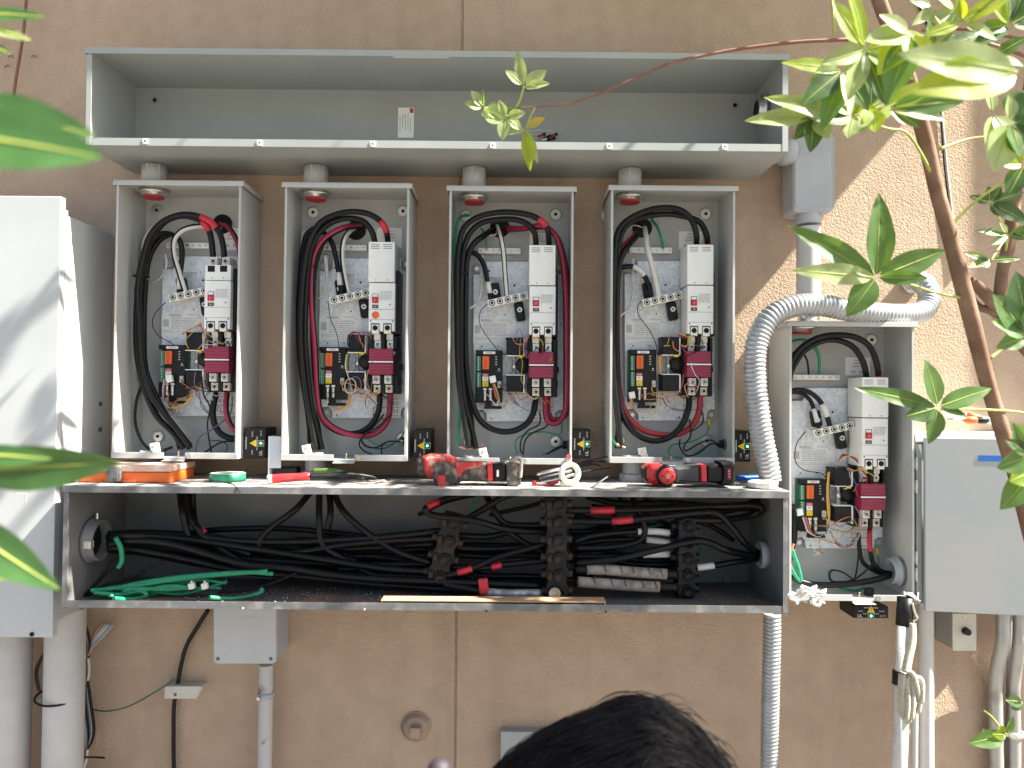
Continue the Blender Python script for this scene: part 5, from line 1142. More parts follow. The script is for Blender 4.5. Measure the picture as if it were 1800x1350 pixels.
# thin vertical wires on the wall
gt('wall_wire', [(1606, -20, .006), (1622, 20), (1640, 62), (1650, 120), (1656, 200), (1664, 290), (1672, 360), (1680, 430), (1684, 480)], .003, OFFW, 'thin white cable running down the wall behind the tree', 'cable', d=.006)
gt('wall_wire', [(1603, -20, .006), (1619, 20), (1637, 62), (1647, 120), (1653, 200), (1660, 290), (1668, 360), (1675, 430)], .0025, BLK, 'thin black cable beside the thin white one on the wall', 'cable', d=.006)
gt('dry_vine', [(48, -30, .03), (44, 30), (38, 80), (28, 140), (22, 190), (18, 225)], .0042, TWIG, 'thin brown dry vine stem on the wall at the upper left', 'vine')
for k in range(6):
    x, y = ((14, 100), (55, 100), (108, 235), (34, 222), (8, 118), (100, 228))[k]
    gt('vine_tendril', [(x, y, .003), (x + 5, y - 3), (x + 9, y + 2 - k)], .0012, TWIG, 'tiny dark vine tendril stuck to the wall at the upper left', 'vine', d=.003, grp='vine tendrils on the wall')
# ------------------------------------------------------------------ right closed cabinet
T = thing('closed_cabinet', tuple(P(1720, 1075, .0)), 'grey closed cabinet at the right edge with a strip of blue tape on its door', 'electrical cabinet')
a = P(1607, 762, .156); b = P(1618, 1062, .156); RX0 = a.x; RZ1 = a.z; RZ0 = b.z
m = MB(); m.box((RX0, -.156, RZ0), (RX0 + .42, -.003, RZ1 - .004), DOORM, .002); m.build('body', T)
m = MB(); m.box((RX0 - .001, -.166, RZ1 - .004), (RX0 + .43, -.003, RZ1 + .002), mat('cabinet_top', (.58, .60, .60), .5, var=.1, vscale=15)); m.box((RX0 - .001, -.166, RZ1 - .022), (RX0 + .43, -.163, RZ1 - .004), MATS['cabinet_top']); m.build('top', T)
Hn = V(RX0 + .018, -.168, 0); Md = Matrix.Translation(Hn) @ Matrix.Rotation(R(-9), 4, 'Z')
a = P(1619, 769, .18); b = P(1619, 1074, .18)
m = MB(); m.box((0, -.014, b.z), (.38, 0, a.z), DOORM, .002, M=Md); DR = m.build('door', T)
m = MB(); q = P(1745, 806, .21); m.box((.135, -.0148, q.z - .008), (.2, -.0142, q.z + .008), BLUE, M=Md); m.build('blue_tape', DR)
for py in (815, 855, 980, 1010):
    c = P(1611, py, .168); m = MB(); m.cyl(c + V(0, 0, -.018), (0, 0, 1), .0035, .036, STEEL, seg=10); m.box(c + V(-.007, .002, -.012), c + V(.004, .006, .012), STEEL); m.build('hinge', T)
m = MB(); m.box((RX0 + .001, -.165, RZ0 + .005), (RX0 + .016, -.1565, RZ1 - .03), TRU); m.build('hinge_strip', T)
# screwdriver and pliers on top of it
def tool_handle(nm, x0, y0, x1, y1, d, r_, cols, shaft, lab):
    a = P(x0, y0, d); b = P(x1, y1, d); ax = (b - a).normalized(); L_ = (b - a).length; T = thing(nm, tuple((a + b) / 2 - V(0, 0, r_)), lab, 'hand tool')
    m = MB(); m.lathe(a, ax, [(0, 0), (r_ * .7, .002), (r_, .01), (r_, L_ * .35), (r_ * .75, L_ * .5)], cols[0], 12); m.build('handle_end', T)
    m = MB(); m.lathe(a, ax, [(r_ * .75, L_ * .5), (r_ * 1.05, L_ * .55), (r_, L_ * .85), (r_ * .6, L_), (0, L_)], cols[1], 12); m.build('handle_grip', T)
    m = MB(); m.tube([b, b + (b - a).normalized() * shaft], .0035, STEEL, n=1); m.build('shaft', T)
zt6 = RZ1
tool_handle('screwdriver', 1738, 739, 1695, 738, .14, .0105, (BLKP, ORNG), .05, 'orange and black screwdriver lying on top of the right cabinet')
tool_handle('utility_knife', 1748, 742, 1700, 729, .1, .0095, (OFFW, ORNG), .01, 'orange and grey knife lying behind the screwdriver on the right cabinet')
# ------------------------------------------------------------------ right lower pipes, switch, pole, rope
m = MB(); a = P(1628, 1076, .1); m.cyl((a.x, -.1, 0), (0, 0, 1), .0195, RZ0 + .0, PVCL, seg=24); m.build('small_pipe', label='pale plastic pipe under the right cabinet, left of the push button', cat='pipe')
T = thing('push_button_station', tuple(P(1692, 1145, .0)), 'ivory push button plate with a black knob under the right cabinet', 'push button')
a = P(1674, 1078, .09); b = P(1716, 1144, .09); m = MB(); m.box((a.x + .002, -.086, b.z + .003), (b.x - .002, -.002, a.z - .002), TRU, .002); m.build('back_box', T)
m = MB(); m.box((a.x, -.092, b.z), (b.x, -.086, a.z), BEIGE, .0015); m.build('face_plate', T)
c = P(1697, 1109, .093); m = MB(); m.cyl(c, (0, -1, 0), .011, .014, BLKP, r2=.0095, seg=18); m.build('knob', T)
for py in (1083, 1135): c = P(1697, py, .0925); m = MB(); m.cyl(c, (0, -1, 0), .0028, .001, STEEL, seg=10); m.build('plate_screw', T)
for k, (x0, x1, x2, dd) in enumerate(((1763, 1754, 1751, .09), (1792, 1786, 1782, .09))):
    b = MB(); b.tube([P(x0, 1060, dd), P(x0, 1100, dd), P(x0 - 1, 1130, dd), P(x1 - 1, 1175, .05), P(x1 - 4, 1215, .035), P(x1 - 3, 1300, .035), P(x2 + 1, 1400, .035), P(x2 + 1, 1590, .035)], .0185 if k == 0 else .017, RIGID, seg=18)
    o = b.build('rigid_conduit', label=('left' if k == 0 else 'right') + ' one of the two bent metal conduits under the right cabinet', cat='conduit', group='bent metal conduits at the lower right')
    c = P(x1 - 2, 1290, .035); m = MB(); m.lathe(c, (0, 0, 1), [(.019, -.009), (.0215, -.009), (.0215, .009), (.019, .009)], TIN, 20); m.box(c + V(-.03, -.004, -.007), c + V(-.02, .02, .007), TIN, .001); m.build('conduit_clamp', o)
gt('thin_conduit', [(1775, 1085, .03), (1774, 1200), (1772, 1350), (1772, 1590)], .008, RIGID, 'thin dark conduit behind the two bent metal conduits', 'conduit', d=.02)
# leaning white pole with tape, velcro and rope
T = thing('leaning_pole', tuple(P(1575, 1400, .24)), 'white plastic pole leaning under the fifth cabinet, black tape round its top', 'pole')
b = MB(); top_ = P(1591, 1060, .22); bot_ = P(1572, 1620, .30); b.tube([top_, bot_], .0185, mat('pole_white', (.62, .61, .58), .5, var=.08, vscale=20), seg=18, n=1); b.build('pole_tube', T)
b = MB(); b.tube([P(1592, 1050, .22), P(1589, 1100, .2265)], .021, BLKP, seg=16, n=1); b.build('black_tape', T)
b = MB(); b.tube([P(1585, 1180, .236), P(1584, 1204, .24)], .0225, BLKP, seg=16, n=1); b.build('hook_strap', T)
b = MB(); b.text('PVC SCHEDULE 40', P(1583, 1160, .262), .008, INKG, rot=R(88)); b.text('CONDUIT 1 IN', P(1574, 1290, .29), .008, INKG, rot=R(88)); b.build('printed_text', T)
m = MB(); rnd = random.Random(11)
b = MB(); b.tube([P(1600, 1100, .24), P(1600, 1130), P(1594, 1155), P(1590, 1180)] if 0 else [P(1602, 1095, .24), P(1603, 1125, .25), P(1597, 1155, .26), P(1592, 1182, .27)], .011, ROPE, seg=10); 
T = thing('rope_hank', tuple(P(1596, 1270, .26)), 'hank of dirty white braided rope strapped to the leaning pole', 'rope'); b.build('rope_braid', T)
for k in range(6):
    x = 1584 + k * 4.5; dd = .262 + .008 * (k % 2); L_ = (262, 268, 272, 266, 255, 238)[k]
    b = MB(); b.tube([P(x, 1185, dd), P(x - 2, 1220, dd), P(x - 1 + (k > 3) * 6, L_ + 990, dd), P(x + 5 + (k > 3) * 8, L_ + 994, dd + .01), P(x + 8 + (k > 3) * 6, L_ + 960, dd + .008), P(x + 5, 1190, dd)], .0065, ROPE, seg=8); b.build('rope_loop', T)
b = MB(); b.tube([P(1596, 1180, .27), P(1606, 1187, .28), P(1613, 1215, .28), P(1617, 1236, .27)], .0065, ROPE, seg=8); b.build('rope_loop', T)
b = MB(); c = P(1604, 1050, .225)
for k in range(9): b.tube([c + V(rnd.uniform(-.02, .02), rnd.uniform(-.01, .01), rnd.uniform(-.012, .014)) for _ in range(3)], .0032, STEEL, seg=6)
b.tube([P(1603, 1060, .24), P(1608, 1078, .24), P(1612, 1086, .24), P(1604, 1092, .24)], .004, STEEL, seg=6); b.build('metal_swivel', label='metal swivel and wire ends at the top of the leaning pole', cat='swivel')
gt('thin_pole', [(1608, 1230, .12), (1607, 1350), (1606, 1600)], .0095, PVCL, 'thin grey pole standing behind the leaning white pole', 'pole', d=.12)
# ------------------------------------------------------------------ things on the shelf
SZ = LZ1 + .0018
T = thing('organizer_box', (P(228, 845, .2).x, -.22, SZ), 'orange parts organizer with a clear dusty lid at the left end of the wireway top', 'tool box')
a = P(136, 830, .26); b = P(300, 845, .26)
m = MB(); m.box((a.x, -.26, SZ), (b.x, -.11, SZ + .028), ORBOX, .004); m.build('box_base', T)
m = MB(); m.box((a.x - .002, -.263, SZ + .029), (b.x + .002, -.108, SZ + .046), CLEAR, .003)
m.build('lid', T)
for x in (188,):
    c = P(x + 14, 835, .264); m = MB(); m.box((c.x - .019, -.272, SZ + .003), (c.x + .019, -.262, SZ + .044), mat('dusty_latch', (.10, .11, .10), .7, col2=(.25, .23, .2), vscale=60), .003); m.box((c.x - .012, -.274, SZ + .012), (c.x + .012, -.2715, SZ + .034), INKG, .001); m.build('latch', T)
for k in range(3):
    x = a.x + .03 + k * .09; m = MB(); m.box((x, -.2635, SZ + .001), (x + .035, -.2605, SZ + .008), ORBOX, .001); m.build('foot_rib', T)
T = thing('tape_roll', tuple(P(400, 846, .2)), 'roll of green tape lying flat on the wireway top', 'tape roll')
c = V(P(400, 838, .2).x, -.2, SZ); m = MB(); m.lathe(c, (0, 0, 1), [(.04, .001), (.047, .001), (.047, .021), (.04, .0215), (.03, .021), (.03, .001), (.04, .001)], GRN, 32); m.build('tape', T)
m = MB(); m.lathe(c, (0, 0, 1), [(.03, .002), (.03, .0215), (.045, .022), (.0455, .0215)], OFFW, 32); m.build('dusty_core', T)
# cable cutter with red handle
T = thing('cable_cutter', tuple(P(560, 845, .2)), 'cable cutter with one red and one black handle lying on the wireway top', 'cable cutter')
def S(px, d, z): q = P(px, 840, d); return V(q.x, -d, SZ + z)
m = MB(); m.tube([S(476, .27, .014), S(500, .265, .016), S(545, .255, .02)], [.012, .0115, .010], RED, seg=12, flat=.8); m.build('red_grip', T)
m = MB(); m.tube([S(470, .271, .013), S(479, .2695, .0142)], [.011, .0125], OFFW, seg=12, n=2, flat=.85); m.build('grip_end', T)
m = MB(); m.tube([S(543, .255, .02), S(580, .24, .02), S(610, .22, .022), S(650, .19, .014), S(662, .185, .008)], [.009, .008, .0085, .005, .003], BLKP, seg=10); m.build('cutter_jaw', T)
m = MB(); m.tube([S(550, .17, .026), S(590, .18, .027), S(610, .19, .02), S(640, .2, .012)], [.007, .008, .006, .004], mat('olive_grip', (.08, .14, .03), .6), seg=10); m.build('olive_handle', T)
gt('thin_black_stick', [(650, 838, .16), (690, 838), (735, 836)], .0035, BLKP, 'thin black stick lying behind the cutter', 'stick', d=.15)
# grey bracket
T = thing('metal_bracket', tuple(P(485, 838, .15)), 'white angled metal bracket standing on the wireway top left of the second cabinet', 'bracket')
a = P(472, 767, .16); m = MB(); m.box((a.x, -.16, SZ), (a.x + .003, -.1, a.z), WHITE); m.box((a.x + .003, -.16, SZ + .032), (a.x + .035, -.157, a.z), mat('bracket_grey', (.5, .54, .58), .4)); m.build('bracket_plate', T)
pbox('black_box', 482, 822, 520, 840, .1, .15, BLKP, label='small dark box behind the cutter under the second cabinet', cat='box', bev=.003)
# dusty impact driver (left)
T = thing('impact_driver', tuple(P(820, 855, .24)), 'dust-covered red impact driver lying on its side with battery to the right', 'power tool')
def D0(nm, pts, d0, d1, mm, bev=.004, par=None): m = MB(); m.prism(pts, d0, d1, mm, bev); return m.build(nm, par or T)
D0('motor_housing', [(741, 803), (754, 799), (785, 801), (800, 808), (810, 818), (806, 838), (790, 850), (770, 846), (752, 840), (742, 826)], .2, .262, REDD, .01)
D0('nose_cone', [(731, 806), (742, 800), (764, 812), (766, 838), (748, 838), (732, 832)], .21, .255, DUSTY, .01)
D0('rear_cap', [(762, 815), (785, 812), (800, 822), (805, 840), (797, 852), (786, 861), (766, 859), (760, 842)], .215, .276, DUSTY, .008)
D0('red_panel', [(769, 836), (782, 836), (783, 859), (769, 859)], .27, .281, RED, .002)
D0('grip', [(800, 812), (850, 813), (862, 816), (862, 846), (835, 844), (812, 846), (800, 856), (792, 850), (797, 838), (806, 832)], .215, .262, DUSTY, .01)
D0('grip_overlay', [(800, 813), (846, 812), (848, 820), (815, 826), (808, 838), (800, 842)], .25, .268, REDD, .004)
D0('red_collar', [(856, 816), (866, 814), (867, 845), (858, 846)], .212, .268, RED, .003)
D0('base', [(866, 816), (885, 814), (890, 818), (890, 845), (868, 846)], .21, .27, BLKP, .005)
D0('battery', [(890, 813), (908, 813), (916, 818), (916, 850), (910, 855), (891, 854)], .2, .278, DUSTY, .004)
D0('tag', [(873, 826), (877, 826), (877, 838), (873, 838)], .268, .2705, PAPER, .0005)
for k in range(3): c = P(771 + 6 * k, 825, .2635); m = MB(); m.cyl(c, (0, -1, 0), .002, .001, HOLE, seg=8); m.build('vent_hole', T)
gt('dusty_strap', [(897, 812, .27), (905, 806), (915, 806), (916, 822), (914, 840)], .005, BTAPE, 'dusty pale cord draped over the battery of the dusty driver', 'cord', d=.275)
# hex key set in a pale ring
T = thing('hex_key_set', tuple(P(968, 855, .24)), 'folding hex key set with red ends lying on the wireway top', 'hex keys')
for k in range(9):
    u = k % 3; v = k // 3; a = P(944 + u * 4 + v * 4, 834 + v * 7 - u * 1.5, .255 - .004 * u); b = a + V(.075, .01, .016)
    m = MB(); m.tube([a, b], .0042, INKG if k % 2 else STEEL, seg=6, n=1); m.build('hex_key', T)
m = MB(); a = P(940, 845, .25); m.tube([a, a + V(.0, 0, -.012), a + V(.03, 0, -.014), a + V(.062, .0, 0)], .0055, RED, seg=8); m.build('key_frame', T)
c = P(1000, 832, .26); m = MB(); m.lathe(c, (.25, -1, .1), [(.018, 0), (.029, .001), (.03, .008), (.029, .014), (.018, .0145), (.017, .007), (.018, 0)], GLOW, 30)
m.box(c + V(-.024, -.008, -.035), c + V(.028, .006, -.022), GLOW, .003); RG = m.build('ring_reel', label='pale yellow ring shaped reel standing beside the hex keys', cat='reel')
T = thing('marker', tuple(P(999, 808, .19)), 'pale stub with a round red end leaning on the third cabinet', 'marker'); 
c = P(1000, 803, .2); m = MB(); m.cyl(c + V(0, .03, -.01), (0, -1, .3), .0075, .034, OFFW, seg=16); m.build('stub', T); m = MB(); m.cyl(c + V(0, -.0025, .0005), (0, -1, .3), .0065, .003, RTAPE, seg=16); m.build('red_end', T)
for k in range(7):
    gt('zip_tie', [(1012, 822 - k, .15), (1035, 818 - k * 1.5), (1050 + k * 3, 815 - k * 2 + (k % 3) * 4)], .0018, BLKP, 'black cable tie end in the bunch behind the pale ring', 'cable tie', d=.14, grp='bunch of black cable ties')
gt('black_stick', [(1018, 830, .17), (1075, 822, .14)], .002, BLKP, 'thin black rod lying behind the fourth cabinet fitting', 'rod', d=.15)
gt('thin_key', [(1038, 858, .29), (1068, 838, .24)], .002, INKG, 'thin dark allen key lying on the wireway top right of the hex keys', 'allen key', d=.25)
gt('loose_strand', [(375, 845, .26), (395, 848, .3), (412, 853, .315), (422, 866, .325)], .0016, BLKP, 'curved black strand hanging over the wireway lip below the green tape', 'strand', d=.3)
# red and black drill (right)
T = thing('cordless_driver', tuple(P(1210, 855, .24)), 'red and black cordless driver lying on its side in front of the fourth cabinet', 'power tool')
D0('head', [(1134, 824), (1142, 817), (1165, 817), (1172, 822), (1172, 848), (1160, 855), (1142, 851), (1134, 842)], .2, .262, RED, .012)
D0('nose_rim', [(1131, 826), (1137, 820), (1139, 848), (1133, 843)], .21, .255, BLKP, .003)
c = P(1171, 836, .262); m = MB(); m.lathe(c, (0, -1, 0), [(.0275, -.03), (.0275, .01), (.024, .014), (.021, .0145)], BLKP, 30); m.build('motor_ring', T)
m = MB(); m.lathe(c, (0, -1, 0), [(.0215, .0), (.0215, .016), (.018, .018), (0, .019)], RED, 28); m.build('motor_cap', T)
m = MB(); m.cyl(c + V(0, -.0185, 0), (0, -1, 0), .0045, .003, STEEL, seg=14); m.cyl(c + V(0, -.0215, 0), (0, -1, 0), .0025, .0006, HOLE, seg=10); m.build('cap_screw', T)
for a_ in (0, 90, 180, 270): q = c + V(.013 * math.cos(R(a_)), -.0182, .013 * math.sin(R(a_))); m = MB(); m.cyl(q, (0, -1, 0), .002, .001, HOLE, seg=8); m.build('vent_hole', T)
GRIP = mat('grey_grip', (.045, .047, .05), .6, var=.1, vscale=40, bump=.3, bscale=250)
D0('grip', [(1186, 822), (1205, 820), (1235, 818), (1236, 849), (1215, 848), (1195, 846), (1184, 852), (1180, 845)], .215, .262, GRIP, .01)
D0('red_collar', [(1232, 818), (1242, 818), (1243, 848), (1233, 848)], .212, .266, RED, .003)
D0('base', [(1243, 819), (1264, 816), (1272, 820), (1272, 848), (1264, 850), (1243, 848)], .21, .266, BLKP, .006)
D0('battery', [(1268, 813), (1288, 812), (1292, 816), (1292, 850), (1287, 855), (1266, 853), (1271, 845), (1272, 822)], .2, .275, BLKP, .006)
D0('gauge', [(1279, 824), (1285, 824), (1285, 843), (1279, 843)], .27, .2765, REDST, .001)
for k in range(3): c = P(1282, 828 + 5 * k, .277); m = MB(); m.quad(c, .003, .0018, PAPERG); m.build('gauge_light', T)
m = MB(); c = P(1180, 855, .27); m.cyl(c, (1, 0, 0), .004, .012, STEEL, seg=10); m.build('belt_clip', T)
gt('blue_pen', [(1296, 841, .16), (1345, 839, .15)], .008, mat('blue_plastic', (.01, .10, .42), .4), 'blue marker lying between the driver battery and the flexible conduit', 'marker', d=.15)
T = thing('paper_tape_roll', tuple(P(1340, 860, .25)), 'flattened white tape roll at the right end of the wireway top', 'tape roll')
c = V(P(1340, 850, .255).x, -.26, SZ); m = MB()
rr_ = []; rnd = random.Random(8)
m.lathe(c, (0, 0, 1), [(.032, .001), (.038, .003), (.039, .016), (.033, .0185), (.026, .017), (.026, .002), (.032, .001)], WTAPE, 14, smooth=False); m.build('tape', T)
m = MB(); m.cyl(c + V(0, 0, .01), (0, 0, 1), .027, .004, WOODC, seg=20); m.build('card_core', T)
for k in range(5):
    m = MB(); m.box((0, -.006, -.0008), (.045, .006, .0008), BTAPE, M=Matrix.Translation((P(735 + 9 * k, 846, .2).x - .15 * (k % 2), -.17 - .02 * k, SZ + .0035)) @ Matrix.Rotation(.4 * k, 4, 'Z')); m.build('scrap', label='flat scrap of dusty tape on the wireway top', cat='scrap', group='dusty scraps on the wireway top')
# ------------------------------------------------------------------ person kneeling in front
def person():
    T0 = PD(1082, 1287, .74)           # crown of the head
    hx, hy, hz = T0.x, T0.y, T0.z
    T = thing('person', (hx + .02, hy + .05, 0), 'kneeling person with black hair seen from behind at the bottom edge', 'person')
    me = bpy.data.meshes.new('body'); bm = bmesh.new()
    L = {}
    def j(n, x, y, z, r): L[n] = (bm.verts.new((x, y, z)), r)
    X, Y, Z = hx + .015, hy + .0, hz
    j('pel', X + .02, Y - .10, .50, .135); j('sp1', X + .02, Y - .09, .66, .125); j('sp2', X + .01, Y - .05, .82, .145); j('sp3', X, Y - .01, Z - .31, .12); j('nk', X, Y + .01, Z - .24, .06); j('hd', X, Y + .02, Z - .16, .075)
    for s_, n in ((-1, 'l'), (1, 'r')):
        j('sh' + n, X + s_ * .17, Y - .01, Z - .35, .06)
        if n == 'l': 
            fx = PD(776, 1320, .6); fxv = fx
            j('el' + n, X - .30, Y - .04, Z - .40, .042); j('wr' + n, fx.x - .03, fx.y - .01, fx.z - .185, .027)
        else: j('el' + n, X + .27, Y + .08, Z - .56, .042); j('wr' + n, X + .20, Y + .28, Z - .50, .027); j('hn' + n, X + .17, Y + .35, Z - .47, .03)
        j('hp' + n, X + .02 + s_ * .1, Y - .08, .46, .1); j('kn' + n, X + .02 + s_ * .13, Y + .22, .09, .065); j('an' + n, X + .02 + s_ * .12, Y - .17, .06, .04); j('ft' + n, X + .02 + s_ * .12, Y - .28, .035, .035)
    E = [('pel', 'sp1'), ('sp1', 'sp2'), ('sp2', 'sp3'), ('sp3', 'nk'), ('nk', 'hd')]
    for n in 'lr': E += [('sp3', 'sh' + n), ('sh' + n, 'el' + n), ('el' + n, 'wr' + n), ('pel', 'hp' + n), ('hp' + n, 'kn' + n), ('kn' + n, 'an' + n), ('an' + n, 'ft' + n)]
    E += [('wrr', 'hnr')]
    # left hand: palm with five fingers, index raised
    w_ = L['wrl'][0].co.copy()
    j('pm', w_.x + .012, w_.y + .004, w_.z + .05, .024); E.append(('wrl', 'pm'))
    tip = fxv
    fingers = {'f1': [(w_.x + .018, w_.y + .004, w_.z + .098), (w_.x + .024, w_.y + .008, w_.z + .145), tuple(tip - V(0, 0, .006))],
               'f2': [(w_.x + .0, w_.y + .0, w_.z + .1), (w_.x - .004, w_.y + .03, w_.z + .128), (w_.x - .004, w_.y + .05, w_.z + .11)],
               'f3': [(w_.x - .018, w_.y, w_.z + .094), (w_.x - .022, w_.y + .028, w_.z + .12), (w_.x - .02, w_.y + .048, w_.z + .1)],
               'f4': [(w_.x - .034, w_.y, w_.z + .084), (w_.x - .04, w_.y + .024, w_.z + .104), (w_.x - .036, w_.y + .04, w_.z + .088)],
               'th': [(w_.x + .042, w_.y + .016, w_.z + .055), (w_.x + .05, w_.y + .032, w_.z + .08), (w_.x + .04, w_.y + .045, w_.z + .1)]}
    for n, ps in fingers.items():
        prev = 'pm'
        for k, p in enumerate(ps): j(n + str(k), *p, (.0112, .0102, .0092)[k]); E.append((prev, n + str(k))); prev = n + str(k)
    for a, b in E: bm.edges.new((L[a][0], L[b][0]))
    bm.to_mesh(me); order = {n: k for k, n in enumerate(L)}
    bm.free()
    o = bpy.data.objects.new('body', me); C.objects.link(o)
    sk = o.modifiers.new('s', 'SKIN'); 
    if not me.skin_vertices: me.skin_vertices.new() if hasattr(me.skin_vertices, 'new') else None
    lay = me.skin_vertices[0].data
    for n, (vv, r_) in L.items(): lay[order[n]].radius = (r_, r_)
    lay[0].use_root = True
    sb = o.modifiers.new('u', 'SUBSURF'); sb.levels = 2; sb.render_levels = 2
    me.materials.append(SKIN)
    dg = bpy.context.evaluated_depsgraph_get(); em = bpy.data.meshes.new_from_object(o.evaluated_get(dg)); bpy.data.objects.remove(o)
    # clothing: offset copies of the body regions; head added to the body surface
    vs = [v.co.copy() for v in em.vertices]; nr = [v.normal.copy() for v in em.vertices]; fs = [list(p.vertices) for p in em.polygons]
    hc = V(X, Y + .03, Z - .118)
    hv, hf = [], []; NU, NV = 28, 20
    fd = V(-.45, .85, -.25).normalized()                     # face direction
    for i_ in range(NV + 1):
        th = math.pi * i_ / NV
        for k in range(NU):
            ph = 2 * math.pi * k / NU; d_ = V(math.sin(th) * math.cos(ph), math.sin(th) * math.sin(ph), math.cos(th))
            f = d_.dot(fd); r_ = .088 + .014 * abs(f) * (d_.z > -.6) - (.012 if d_.z < -.5 else 0)
            if f > .93 and d_.z < .1: r_ += .02                       # nose
            elif f > .80 and .0 < d_.z < .18: r_ -= .004              # eye hollows
            elif f > .85 and -.62 < d_.z < -.42: r_ += .004           # lips
            hv.append(hc + V(d_.x * r_, d_.y * r_, d_.z * (.115 if d_.z < 0 else .108)))
    for i_ in range(NV):
        for k in range(NU): hf.append((i_ * NU + k, i_ * NU + (k + 1) % NU, (i_ + 1) * NU + (k + 1) % NU, (i_ + 1) * NU + k))
    body = MB(); body.add(vs, fs, SKIN, True); body.add(hv, [f[::-1] for f in hf], SKIN, True)
    sd = V(fd.y, -fd.x, 0).normalized()
    for s_ in (-1, 1):
        body.lathe(hc + sd * s_ * .086 + V(0, 0, -.005), sd * s_, [(0, .002), (.018, .004), (.026, .012), (.03, .01), (.024, -.004)], SKIN, 16)
    body.build('body', T)
    eye = MB()
    for s_ in (-1, 1): eye.lathe(hc + fd * .092 + sd * s_ * .031 + V(0, 0, .004), fd, [(.012, -.006), (.009, .003), (0, .006)], WHITE, 14); eye.lathe(hc + fd * .0965 + sd * s_ * .031 + V(0, 0, .004), fd, [(.005, 0), (0, .002)], INK, 12)
    eye.build('eyes', T)
    def cloth(nm, test, mm, off):
        keep = [f for f in fs if all(test(vs[i]) for i in f)]; used = sorted({i for f in keep for i in f}); mp = {a: k for k, a in enumerate(used)}
        b = MB(); b.add([vs[i] + nr[i] * off for i in used], [[mp[i] for i in f] for f in keep], mm, True); b.build(nm, T)
    cloth('shirt', lambda v: v.z > .43 and v.z < Z - .262 and (v.z < Z - .3 or abs(v.x - X) < .14) and not (v.x < X - .32 or v.x > X + .34 or (v.y > Y + .18) or (v.y < Y - .03 and v.x < X - .26 and v.z > Z - .36)), SHIRT, .014)
    cloth('trousers', lambda v: v.z < .52 and not (v.z < .12 and v.y < Y - .16), TROUS, .012)
    cloth('boots', lambda v: v.z < .14 and v.y < Y - .12, SHOE, .01)
    cloth('glove', lambda v: v.z > w_.z - .03 and w_.x - .09 < v.x < w_.x + .085 and w_.y - .07 < v.y < w_.y + .1, GLOVE, .0012)
    # hair: cap plus strands
    cap = MB(); hv2 = []
    rnd = random.Random(21)
    ctr = V(X, Y + .03, Z - .11)
    ax_ = V(1, 0, 0)
    def hairr(d_):
        # wide, slightly lopsided mass of hair
        r_ = 1 + .035 * noise.noise(d_ * 2.6) + .012 * noise.noise(d_ * 8)
        rx = .152 if d_.x < 0 else .130
        z_ = d_.z * .112
        if d_.z > 0: z_ += -.030 * max(0, -d_.x) * d_.z - .012 * max(0, d_.x - .3) * d_.z + .012 * math.exp(-((d_.x - .22) / .3) ** 2) * d_.z
        return V(d_.x * rx, d_.y * .118, z_) * r_
    N1, N2 = 48, 30
    for i_ in range(N2 + 1):
        th = math.pi * .68 * i_ / N2
        for k in range(N1):
            ph = 2 * math.pi * k / N1; d_ = V(math.sin(th) * math.cos(ph), math.sin(th) * math.sin(ph), math.cos(th))
            hv2.append(ctr + hairr(d_) * .975)
    hf2 = [(i_ * N1 + k, (i_ + 1) * N1 + k, (i_ + 1) * N1 + (k + 1) % N1, i_ * N1 + (k + 1) % N1) for i_ in range(N2) for k in range(N1)]
    cap.add(hv2, [f[::-1] for f in hf2], HAIR, True)
    # whorl of the hair sits to the upper right at the back; strands sweep left and down
    wh = V(.78, -.25, .5).normalized()
    for s_ in range(6500):
        d0 = V(rnd.gauss(0, 1), rnd.gauss(-.3, 1), abs(rnd.gauss(0, 1)) * .9 + .02).normalized()
        t_ = (d0 - wh * d0.dot(wh))
        if t_.length < .05: continue
        t_.normalize(); t_ = (t_ * .55 + V(-.9, .1, -.32)); t_ = (t_ - d0 * t_.dot(d0)).normalized()
        L_ = rnd.uniform(.35, .95); pts = []; lift = rnd.uniform(-.01, .02) if rnd.random() < .96 else rnd.uniform(.02, .06)
        cv = rnd.gauss(0, .1) + .25 * noise.noise(d0 * 3); sd_ = d0.cross(t_)
        for k in range(6):
            u = k / 5; q = (d0 + t_ * L_ * u + sd_ * cv * u * u).normalized(); h_ = 1 + lift * math.sin(u * 2.6) + .012
            if q.z < -.5: q.z = -.5
            pts.append(ctr + hairr(q) * h_)
        cap.tube(pts, [.0005, .0006, .0006, .0006, .0004, .0001], HAIR, seg=3, n=2, cap=False)
    for s_ in range(70):                                   # flyaway strands at the right side and crown
        a0 = R(rnd.uniform(15, 80)) if s_ % 3 else R(rnd.uniform(80, 120)); d0 = V(math.cos(a0), rnd.uniform(-.5, .2), math.sin(a0)).normalized()
        p = ctr + hairr(d0); ln = rnd.uniform(.02, .05); t_ = V(-math.sin(a0) * -1, 0, -math.cos(a0)).normalized()
        cap.tube([p, p + t_ * ln * .5 + d0 * ln * .25, p + t_ * ln + d0 * ln * .12], [.0006, .0005, .00015], HAIR, seg=3, n=3, cap=False)
    cap.build('hair', T)
person()
